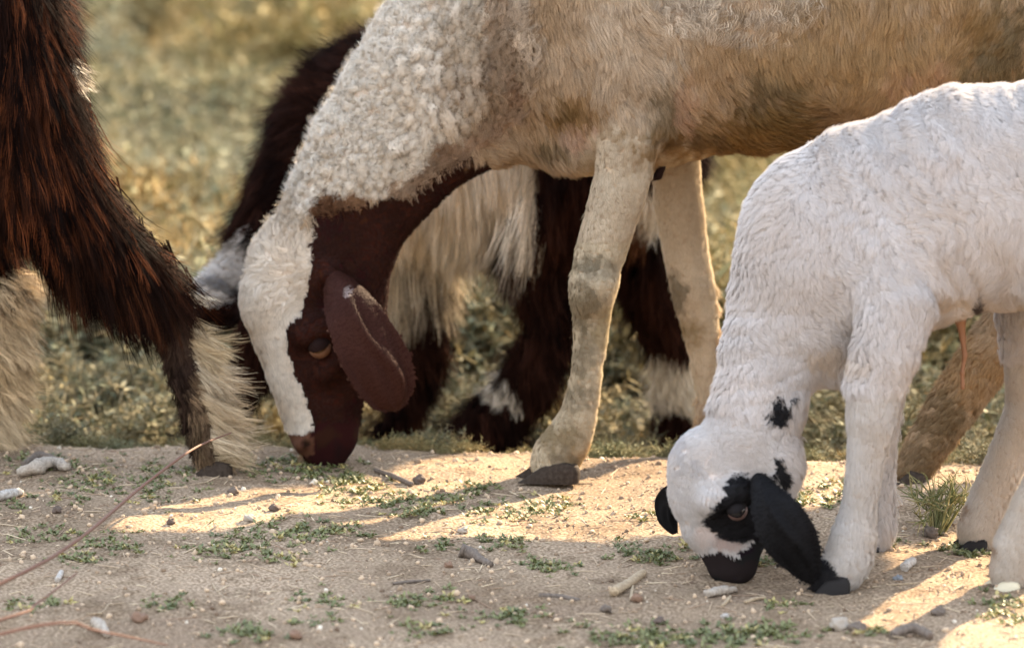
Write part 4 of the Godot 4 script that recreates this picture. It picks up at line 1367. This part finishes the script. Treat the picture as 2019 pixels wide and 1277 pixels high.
func build_litter() -> void:
	var pale := mat(Color(0.42, 0.37, 0.30), 0.85)
	var grey := mat(Color(0.16, 0.125, 0.095), 0.9)
	var reed := mat(Color(0.45, 0.35, 0.22), 0.8)
	var dark := mat(Color(0.075, 0.05, 0.035), 0.9)
	var rust := mat(Color(0.115, 0.052, 0.03), 0.8)
	var brown := mat(Color(0.15, 0.085, 0.05), 0.9)
	var white := mat(Color(0.5, 0.47, 0.42), 0.85)
	for m in [pale, grey, reed, white]:
		m.albedo_texture = T.bark
		m.uv1_triplanar = true
		m.uv1_scale = Vector3(30, 30, 30)
	lay_twig("wood_chunk", "pale weathered piece of branch near the goat at left edge", "stick", pale, [36, 942, 70, 935, 100, 926, 132, 928], [0.006, 0.0085, 0.008, 0.005], 0.6)
	lay_twig("wood_sliver", "thin pale bark sliver lying against the weathered branch piece", "stick", grey, [45, 924, 80, 915, 112, 916], [0.004, 0.005, 0.003], 0.6, 1.6)
	lay_twig("wood_chip", "white bleached stick end at the far left of the ground", "stick", white, [-30, 992, 10, 986, 38, 978], [0.006, 0.006, 0.005], 0.4)
	lay_twig("twig", "grey twig behind the green weeds under the ewe's muzzle", "twig", grey, [740, 930, 775, 943, 812, 958], [0.003, 0.0035, 0.003], 0.3)
	lay_twig("twig", "grey knobbed twig in the lit sand at the centre", "twig", grey, [908, 1098, 925, 1100, 950, 1110, 968, 1118], [0.008, 0.0055, 0.0035, 0.003], 0.5)
	lay_twig("reed_piece", "pale cut piece of reed lying left of the lamb", "stick", reed, [1210, 1176, 1240, 1156, 1268, 1136], [0.0052, 0.005, 0.0045], 0.12)
	lay_twig("reed_splinter", "short pale splinter propped against the cut reed piece", "stick", reed, [1244, 1184, 1246, 1168, 1248, 1158], [0.0016, 0.0018, 0.0014], 0.1)
	lay_twig("root_piece", "ringed pale root piece just under the lamb's muzzle", "stick", pale, [1394, 1178, 1420, 1173, 1450, 1168], [0.0042, 0.0046, 0.003], 0.6)
	lay_twig("wood_splinter", "forked pale splinter beside the ringed root piece", "stick", reed, [1424, 1196, 1436, 1186, 1440, 1178], [0.0015, 0.002, 0.0015], 0.2)
	lay_twig("twig", "thin straw coloured twig between the lamb's muzzle and hoof", "twig", reed, [1470, 1190, 1490, 1184, 1510, 1180], [0.0018, 0.002, 0.0014], 0.2)
	lay_twig("twig", "long thin brown twig in the shaded sand at centre", "twig", grey, [775, 1153, 810, 1150, 848, 1146], [0.0013, 0.0018, 0.0013], 0.2)
	lay_twig("twig", "flat half buried twig left of the cut reed piece", "twig", grey, [1065, 1176, 1100, 1178, 1142, 1184], [0.003, 0.003, 0.002], 0.3, 0.3)
	lay_twig("wood_chip", "white chip upright in the sand at lower left", "wood chip", white, [112, 1150, 118, 1138, 120, 1132], [0.003, 0.003, 0.0025], 0.2)
	lay_twig("wood_chip", "pale pointed chip near the bottom left of the ground", "wood chip", pale, [185, 1232, 198, 1246, 212, 1258], [0.004, 0.006, 0.003], 0.3)
	lay_twig("wood_chip", "square pale wood chip right of the lamb's front hoof", "wood chip", white, [1784, 1128, 1792, 1120, 1800, 1114], [0.005, 0.005, 0.0045], 0.2)
	lay_twig("straw", "fine curved straw lying on the sand at lower left", "straw", reed, [418, 1150, 425, 1164, 440, 1176, 452, 1182], [0.0007, 0.0008, 0.0006], 0.1)
	lay_twig("straw", "pale straw at the bottom edge left of centre", "straw", reed, [170, 1214, 200, 1212, 212, 1194, 220, 1190], [0.0008, 0.0008, 0.0006], 0.1)
	lay_twig("straw", "thin straw on the sand right of the lamb's hoof", "straw", reed, [1720, 1160, 1780, 1152, 1840, 1148], [0.0008, 0.001, 0.0008], 0.1)
	lay_twig("twig", "broken brown twig at the bottom right corner", "twig", grey, [1760, 1258, 1800, 1252, 1836, 1262], [0.004, 0.005, 0.004], 0.4)
	var stones := [
		["clod", "dark clod on the lit sand below the ewe's muzzle", 541, 1006, 0.0075, dark], ["stone", "pale lumpy stone on the lit sand below the ewe's muzzle", 492, 1027, 0.008, pale],
		["clod", "small round clod left of the lit patch of sand", 337, 1032, 0.006, dark], ["clod", "flat dark clod in the shade left of the rusty stem", 112, 1010, 0.007, dark],
		["stone", "pale stone at the edge of the weeds near goat's hoof", 460, 974, 0.008, grey], ["stone", "upright pale stone in the lit sand at centre", 914, 1050, 0.007, pale],
		["clod", "small brown burr like clod beside the knobbed twig", 885, 1118, 0.006, brown], ["clod", "brown cone shaped clod right of the cut reed piece", 1258, 1186, 0.0075, brown],
		["clod", "dark clod by the rear twig right of ewe's muzzle", 826, 955, 0.011, dark], ["stone", "flat dark pebble right of the cut reed in shade", 1196, 1206, 0.0075, grey],
		["stone", "flat dark stone at the foot of the thorny plant", 1835, 1058, 0.011, grey], ["clod", "reddish clod on the sand near bottom centre left", 583, 1258, 0.0075, brown],
		["clod", "brown clod at the bottom edge left of centre", 275, 1226, 0.010, brown], ["stone", "rough brown stone near the bottom right edge", 1692, 1244, 0.010, grey],
		["stone", "large rough pale stone beside the broken twig at bottom right", 1655, 1240, 0.012, pale], ["stone", "small grey stone right of the pale wood chip", 1850, 1212, 0.0085, grey],
		["stone", "blue grey pebble between chip and lamb's hoof", 1772, 1144, 0.006, mat(Color(0.16, 0.165, 0.17), 0.8)], ["clod", "dark dropping in the shade at lower right of centre", 1300, 1228, 0.0065, dark],
		["clod", "small dark dropping left of the shaded weeds", 930, 1182, 0.005, brown], ["stone", "white chip of stone at the bottom centre right", 1430, 1218, 0.005, white],
	]
	for i in stones.size():
		var s = stones[i]
		var g := G(s[2], s[3])
		var o := put(s[0], pebble(30 + i, 10, 14, 0.75, Vector3(1, 0.75, 0.9)), s[5])
		o.scale = Vector3.ONE * s[4] * 0.8
		o.rotation.y = rng.randf() * TAU
		o.position = g + Vector3(0, s[4] * 0.35, 0)
		tag(o, s[1], "stone" if s[0] == "stone" else "clod")
	# rusty dry grass stems in front, out of focus
	var stem := [Vector3(-0.66, 0.0, 0.98), W(0, 1150, 0.86), W(150, 1066, 0.66), W(280, 958, 0.42), W(380, 885, 0.2), W(455, 853, 0.06)]
	stem[0].y = ground_y(stem[0].x, stem[0].z)
	var o := stem[0] as Vector3
	var pts := []
	for p in stem: pts.append(p - o)
	var st := put("dry_grass_stem", twig_mesh(pts, [0.0022, 0.0021, 0.0019, 0.0018, 0.0016, 0.0008], 5, 0.15, 7), rust)
	st.position = o
	tag(st, "rusty dry grass stem arching up to the goat's hoof", "grass stem")
	for q in [[[-0.7, 1.02], [0, 1222, 0.93], [70, 1190, 0.86], [150, 1130, 0.76], "second rusty stem beside the long one at the left edge"], [[-0.68, 1.05], [60, 1236, 0.98], [200, 1246, 0.96], [330, 1272, 0.93], "low rusty stem lying along the bottom left edge"]]:
		var b := Vector3(q[0][0], 0, q[0][1])
		b.y = ground_y(b.x, b.z)
		pts = [Vector3.ZERO]
		for k in range(1, 4): pts.append(W(q[k][0], q[k][1], q[k][2]) - b)
		var s2 := put("dry_grass_stem", twig_mesh(pts, [0.002, 0.0018, 0.0015, 0.0008], 6, 0.15, 7), rust)
		s2.position = b
		tag(s2, q[4], "grass stem")

	# loose crumbs, straw and weeds: more than anyone could count
	var crumbs := PackedFloat32Array()
	for i in 12000:
		var p := Vector3(rng.randf_range(-0.75, 0.75), 0, rng.randf_range(-0.35, 0.95))
		p.y = ground_y(p.x, p.z)
		if fine.get_noise_2d(p.x * 160.0, p.z * 160.0) + rng.randf() * 0.9 < 0.35: continue
		var s := 0.0007 + 0.0028 * pow(rng.randf(), 4.0)
		if rng.randf() < 0.012: s = rng.randf_range(0.0028, 0.0048)
		var b := Basis(Vector3(rng.randfn(), rng.randfn(), rng.randfn()).normalized(), rng.randf() * TAU)
		var t := rng.randf()
		var c := Color(0.42, 0.30, 0.19).lerp(Color(0.10, 0.062, 0.036), t * t) if rng.randf() < 0.965 else Color(0.5, 0.43, 0.33)
		push(crumbs, b.x * s, b.y * s * 0.8, b.z * s * rng.randf_range(0.7, 1.5), p + Vector3(0, s * 0.3, 0), c)
	tag(put_copies("soil_crumbs", pebble(3, 4, 6, 0.6), mat(Color.WHITE, 0.95, true), crumbs), "loose crumbs of soil strewn over the sandy ground", "soil crumbs", "", "stuff")
	var straw := PackedFloat32Array()
	for i in 2800:
		var p := Vector3(rng.randf_range(-0.75, 0.75), 0, rng.randf_range(-0.35, 0.95))
		p.y = ground_y(p.x, p.z) + 0.0008
		var a := rng.randf() * TAU
		var y := Vector3(cos(a), rng.randf_range(-0.05, 0.25), sin(a)).normalized()
		var x := y.cross(Vector3.UP).normalized()
		var l := 0.003 + 0.02 * pow(rng.randf(), 3.0)
		var t := rng.randf()
		push(straw, x * 0.0006, y * l, x.cross(y) * 0.0006, p, Color(0.50, 0.39, 0.25).lerp(Color(0.2, 0.12, 0.07), t))
	tag(put_copies("straw_litter", pebble(8, 4, 5, 0.3), mat(Color.WHITE, 0.8, true), straw), "bits of straw and twig scattered over the sandy ground", "straw", "", "stuff")
	var weeds := PackedFloat32Array()
	var patches := [[60, 915, 90, 1.0], [150, 960, 70, 0.8], [220, 930, 120, 1.0], [300, 965, 110, 1.2], [340, 930, 60, 0.9], [120, 985, 90, 0.5], [60, 1060, 70, 0.7], [30, 1000, 40, 0.6], [190, 1060, 90, 0.7], [230, 1080, 50, 0.8], [150, 1100, 50, 1.0], [500, 920, 60, 1.0], [580, 905, 80, 1.2], [640, 935, 110, 1.8], [700, 955, 80, 1.2], [660, 985, 60, 0.8], [720, 975, 70, 0.8], [610, 1050, 90, 1.0], [520, 1060, 110, 1.2], [450, 1085, 80, 1.2], [560, 1100, 60, 0.8], [690, 1050, 50, 0.8], [790, 990, 70, 1.2], [830, 1010, 60, 1.2], [880, 985, 60, 1.0], [940, 965, 50, 0.8], [960, 1005, 60, 1.0], [1050, 1010, 80, 1.2], [1090, 995, 60, 0.8], [990, 1070, 60, 1.0], [880, 1075, 50, 0.7], [1075, 1120, 50, 1.8], [1250, 1090, 70, 1.0], [1290, 1100, 50, 0.8], [1300, 1020, 50, 0.8], [1330, 1100, 50, 0.6], [990, 1215, 70, 1.2], [860, 1180, 60, 0.7], [800, 1190, 60, 0.7], [640, 1190, 80, 0.6], [330, 1190, 50, 0.8], [850, 1245, 60, 1.0], [620, 1230, 50, 0.5], [480, 1250, 60, 0.7], [40, 1195, 50, 0.6], [100, 1190, 40, 0.5], [1220, 1250, 110, 1.2], [1300, 1260, 80, 1.2], [1420, 1255, 90, 1.4], [1530, 1250, 90, 1.2], [1530, 1195, 40, 0.5], [1580, 1190, 30, 0.5], [1730, 1248, 40, 1.0], [1980, 1190, 60, 0.8], [1930, 1080, 70, 1.2], [1900, 1090, 40, 1.0], [1985, 1215, 50, 0.8], [1600, 985, 70, 1.2], [1640, 960, 60, 1.0], [1760, 1070, 40, 0.5], [1340, 1010, 40, 0.6], [1500, 1110, 40, 0.8], [1350, 1080, 60, 0.7], [500, 1240, 60, 0.5]]
	for q in patches:
		var cnt := int(q[2] * q[3] * 0.5)
		for k in cnt:
			var px: float = q[0] + rng.randfn() * q[2] * 0.5
			var py: float = q[1] + rng.randfn() * q[2] * 0.14
			if py < 893: continue
			var g := G(px, py)
			var s := rng.randf_range(0.005, 0.0115)
			var t := rng.randf()
			var c := Color(0.080, 0.092, 0.030).lerp(Color(0.155, 0.15, 0.05), t)
			if rng.randf() < 0.12: c = Color(0.34, 0.27, 0.1)
			var b := Basis(Vector3.UP, rng.randf() * TAU)
			push(weeds, b.x * s, b.y * s * rng.randf_range(0.7, 1.2), b.z * s, g + Vector3(0, -0.0008, 0), c)
	tag(put_copies("weeds", T.rosette, M.leaf, weeds), "small green leaved weeds creeping in patches over the sand", "weeds", "", "stuff")

func build_scrub() -> void:
	var G1 := Color(0.082, 0.089, 0.049)
	var G2 := Color(0.110, 0.109, 0.061)
	var S1 := Color(0.30, 0.24, 0.14)
	# the plant beside the lamb's hind legs
	var p := G(1845, 1052)
	var o := put("thorn_plant", thorn_shrub(71, 0.135, 9, 5, 0.0018, false, Color(0.075, 0.10, 0.038), Color(0.30, 0.25, 0.115), 1.7), M.thorn)
	o.position = p
	tag(o, "small spiny green plant growing between the lamb's legs", "thorn plant")
	var protos := []
	for i in 5:
		protos.append(thorn_shrub(11 + i, 0.24, 11, 6, 0.0016, true, [G1, G2, G1, G2, Color(0.22, 0.17, 0.075)][i], S1))
	# bushes just behind the crest, in focus enough to tell apart
	for i in 116:
		var small := i < 30
		var x := -0.72 + 1.44 * fmod(i * 0.618034, 1.0) + rng.randf_range(-0.04, 0.04)
		var z := clampf(-0.125 + 0.17 * x, -0.23, -0.05) - (rng.randf_range(0.05, 0.3) if small else rng.randf_range(0.5, 0.8) if i > 83 else rng.randf_range(0.28, 1.2) if x < -0.42 or x > 0.42 else rng.randf_range(0.62, 1.4))
		if small and x > -0.4 and x < 0.32 and not (x > -0.2 and x < -0.085) and not (x > 0.085 and x < 0.17): z -= 0.55
		var s := rng.randf_range(0.22, 0.5) if small else rng.randf_range(0.75, 1.25) if i < 84 else rng.randf_range(0.45, 0.8)
		var m := put("thorn_shrub", protos[i % 5], M.thorn)
		m.position = Vector3(x, ground_y(x, z) - 0.005, z)
		m.rotation.y = rng.randf() * TAU
		m.scale = Vector3(s * 1.25, s, s * 1.25)
		var where: String = ["left of the ewe's head", "under the ewe's neck", "between the ewe's front legs and the lamb", "behind the lamb's legs"][clampi(int((x + 0.72) / 0.4), 0, 3)]
		tag(m, ("small thorny sprig" if small else "low grey green thorny shrub") + " behind the crest " + where, "shrub", "thorny shrubs behind the crest")
	var low := PackedFloat32Array()
	for i in 420:
		var x := rng.randf_range(-0.8, 0.8)
		var z := clampf(-0.125 + 0.17 * x, -0.23, -0.05) - 0.04 - 0.6 * rng.randf()
		var s := rng.randf_range(0.13, 0.3)
		if x > -0.06 and x < 0.06: s *= 0.6
		var t := rng.randf()
		var c := Color(0.9, 1.0, 0.9).lerp(Color(1.45, 1.2, 0.85), t)
		var b := Basis(Vector3.UP, rng.randf() * TAU)
		push(low, b.x * s * 1.5, b.y * s, b.z * s * 1.5, Vector3(x, ground_y(x, z) - 0.004, z), c)
	tag(put_copies("undergrowth", protos[1], M.thorn, low), "low tangle of dry sprigs covering the soil just behind the crest", "undergrowth", "", "stuff")
	var far := [PackedFloat32Array(), PackedFloat32Array(), PackedFloat32Array()]
	var z := -1.2
	for i in 2600:
		z = -1.25 - 20.0 * pow(rng.randf(), 1.8)
		var half := 0.17 * (4.0 - z) + 0.5
		var x := rng.randf_range(-half, half)
		var patch := noise.get_noise_2d(x * 60.0 + 31.0, z * 45.0)
		if patch < -0.3 and rng.randf() < 0.5: continue
		var s := rng.randf_range(1.0, 1.9) * (1.0 + 0.5 * patch + 2.2 * maxf(0.0, patch - 0.12) * smoothstep(-3.0, -7.0, z))
		var b := Basis(Vector3.UP, rng.randf() * TAU)
		var t := clampf(0.5 + 1.3 * noise.get_noise_2d(x * 40.0, z * 30.0 + 77.0) + rng.randfn() * 0.15, 0, 1)
		var c := Color(0.8, 0.88, 1.05).lerp(Color(1.2, 1.08, 0.85), t)
		if noise.get_noise_2d(x * 50.0 + 200.0, z * 40.0) > 0.28: c = Color(1.05, 0.88, 0.68)
		c = Color(c.r * 1.22, c.g * 1.18, c.b * 1.06)
		push(far[i % 3], b.x * s * 1.4, b.y * s, b.z * s * 1.4, Vector3(x, ground_y(x, z) - 0.01, z), c)
	for i in 3:
		tag(put_copies("scrub", protos[i + 1], M.thorn, far[i]), "blurred mass of dry grey green thorn scrub filling the distance", "scrub", "distant scrub", "stuff")

# ---------------------------------------------------------------- everything
func _ready() -> void:
	rng.seed = 20240611
	noise.seed = 7
	noise.fractal_octaves = 3
	fine.seed = 21
	fine.frequency = 0.06
	fine.fractal_octaves = 2

	var cam := Camera3D.new()
	cam.name = "camera"
	cam.position = EYE
	cam.basis = Basis(cam_right, cam_up, -cam_fwd)
	var lens := CameraAttributesPhysical.new()
	lens.frustum_focal_length = 127.8
	lens.frustum_focus_distance = 3.78
	lens.exposure_aperture = 6.2
	lens.frustum_far = 2000.0
	cam.attributes = lens
	cam.fov = 2.0 * rad_to_deg(atan(CY / F))
	cam.far = 2000.0
	add_child(cam)
	cam.current = true

	var sky := ProceduralSkyMaterial.new()
	sky.sky_top_color = Color(0.65, 0.71, 0.80)
	sky.sky_horizon_color = Color(0.945, 0.915, 0.865)
	sky.sky_curve = 0.2
	sky.ground_bottom_color = Color(0.42, 0.36, 0.28)
	sky.ground_horizon_color = Color(0.62, 0.58, 0.5)
	sky.sky_energy_multiplier = 1.0
	var env := Environment.new()
	env.background_mode = Environment.BG_SKY
	env.sky = Sky.new()
	env.sky.sky_material = sky
	env.tonemap_mode = Environment.TONE_MAPPER_LINEAR
	env.tonemap_exposure = 5.7
	env.sdfgi_enabled = true
	env.ssao_enabled = true
	env.ssil_enabled = true
	var we := WorldEnvironment.new()
	we.name = "world"
	we.environment = env
	add_child(we)
	var sun := DirectionalLight3D.new()
	sun.name = "sun"
	var to_sun := Vector3(0.57, 0.5, -0.65).normalized()
	sun.basis = Basis.looking_at(-to_sun)
	sun.light_color = Color(1.0, 0.90, 0.75)
	sun.light_energy = 1.6
	sun.light_angular_distance = 0.9
	sun.shadow_enabled = true
	add_child(sun)

	var g := Gradient.new()
	g.set_color(0, Color(0.62, 0.58, 0.55))
	g.set_color(1, Color(1, 1, 1))
	M.skin = mat(Color(0.8, 0.74, 0.7), 0.9, true)
	M.skin.metallic_specular = 0.2
	M.hair_ear = hair_mat(0.6, 0.08, 0.2)
	M.hair = hair_mat(0.7, 0.8, 0.25)
	M.hair_dark = hair_mat(0.55, 0.3, 0.2)
	M.hair_white = hair_mat(0.65, 0.8, 0.3)
	M.hair_black = hair_mat(0.55, 0.1, 0.2)
	M.hair_goat = hair_mat(0.6, 0.3, 0.07)
	M.wool = hair_mat(0.8, 0.7, 0.2)
	M.ear_skin = mat(Color(0.027, 0.0082, 0.0055), 0.7, true)
	M.ear_skin.metallic_specular = 0.2
	M.ear_skin.normal_enabled = true
	M.ear_skin.normal_texture = noise_tex(0.05, 51, 256, 4, null, true)
	M.ear_skin.normal_scale = 0.7
	M.ear_skin.uv1_triplanar = true
	M.ear_skin.uv1_scale = Vector3(34, 34, 34)
	M.ear_black = mat(Color(0.0075, 0.007, 0.0072), 0.75)
	M.ear_black.metallic_specular = 0.14
	M.ear_black.normal_enabled = true
	M.ear_black.normal_texture = M.ear_skin.normal_texture
	M.ear_black.normal_scale = 0.8
	M.ear_black.uv1_triplanar = true
	M.ear_black.uv1_scale = Vector3(34, 34, 34)
	M.ear_skin.backlight_enabled = true
	M.ear_skin.backlight = Color(0.12, 0.12, 0.12)
	M.black_skin = mat(Color(0.012, 0.010, 0.010), 0.75)
	M.black_skin.metallic_specular = 0.15
	M.eye = mat(Color(0.055, 0.026, 0.009), 0.12)
	M.eye_dark = mat(Color(0.012, 0.010, 0.010), 0.1)
	M.lid = mat(Color(0.011, 0.0045, 0.0034), 0.8)
	M.lid.metallic_specular = 0.2
	M.lid_rim = mat(Color(0.10, 0.042, 0.018), 0.6)
	M.lid_pink = mat(Color(0.085, 0.046, 0.038), 0.6)
	M.horn = mat(Color(0.050, 0.037, 0.027), 0.8)
	M.horn.albedo_texture = noise_tex(0.03, 41, 256, 4, g)
	M.horn.uv1_triplanar = true
	M.horn.uv1_scale = Vector3(22, 22, 22)
	M.horn.metallic_specular = 0.2
	M.hoof_black = mat(Color(0.016, 0.014, 0.013), 0.7)
	M.hoof_black.metallic_specular = 0.2
	M.hoof_pale = mat(Color(0.42, 0.36, 0.24), 0.6)
	M.cord = mat(Color(0.20, 0.09, 0.04), 0.7)
	M.leaf = mat(Color.WHITE, 0.6, true)
	M.leaf.backlight_enabled = true
	M.leaf.backlight = Color(0.6, 0.6, 0.6)
	M.thorn = mat(Color.WHITE, 0.7, true)
	M.thorn.backlight_enabled = true
	M.thorn.backlight = Color(0.3, 0.3, 0.3)
	M.thorn.metallic_specular = 0.2
	T.short = tuft(6, 8, 2, 1, 0.05, 0.25, 0.03, 0.2, 0.6)
	T.sleek = tuft(6, 8, 2, 11, 0.05, 0.2, 0.02, 0.2, 0.6, 0.1)
	T.fur = tuft(6, 8, 3, 2, 0.045, 0.4, 0.06, 0.5, 0.5, 0.45)
	T.wavy = tuft(6, 10, 4, 3, 0.042, 0.5, 0.09, 0.5, 0.55, 0.14)
	T.velvet = tuft(6, 8, 2, 15, 0.06, 0.15, 0.02, 0.1, 0.7, 0.08)
	T.silk = tuft(8, 9, 4, 13, 0.036, 0.34, 0.07, 0.3, 0.55, 0.2)
	T.down = tuft(6, 9, 3, 12, 0.042, 0.35, 0.04, 0.35, 0.55, 0.18)
	T.long = tuft(6, 8, 5, 4, 0.034, 0.7, 0.16, 0.6, 0.5)
	T.curl = tuft(5, 8, 6, 5, 0.04, 0.7, 0.42, 0.4, 0.5)
	T.puff = puff(6)
	T.rosette = rosette(12, 11)
	T.bark = noise_tex(0.03, 14, 256, 4, g)

	var t0 := Time.get_ticks_msec()
	build_ground()
	print("ground ", Time.get_ticks_msec() - t0)
	build_ewe()
	print("ewe ", Time.get_ticks_msec() - t0)
	build_lamb()
	print("lamb ", Time.get_ticks_msec() - t0)
	build_near_goat()
	build_far_goat()
	print("goats ", Time.get_ticks_msec() - t0)
	build_scrub()
	build_litter()
	print("all ", Time.get_ticks_msec() - t0)
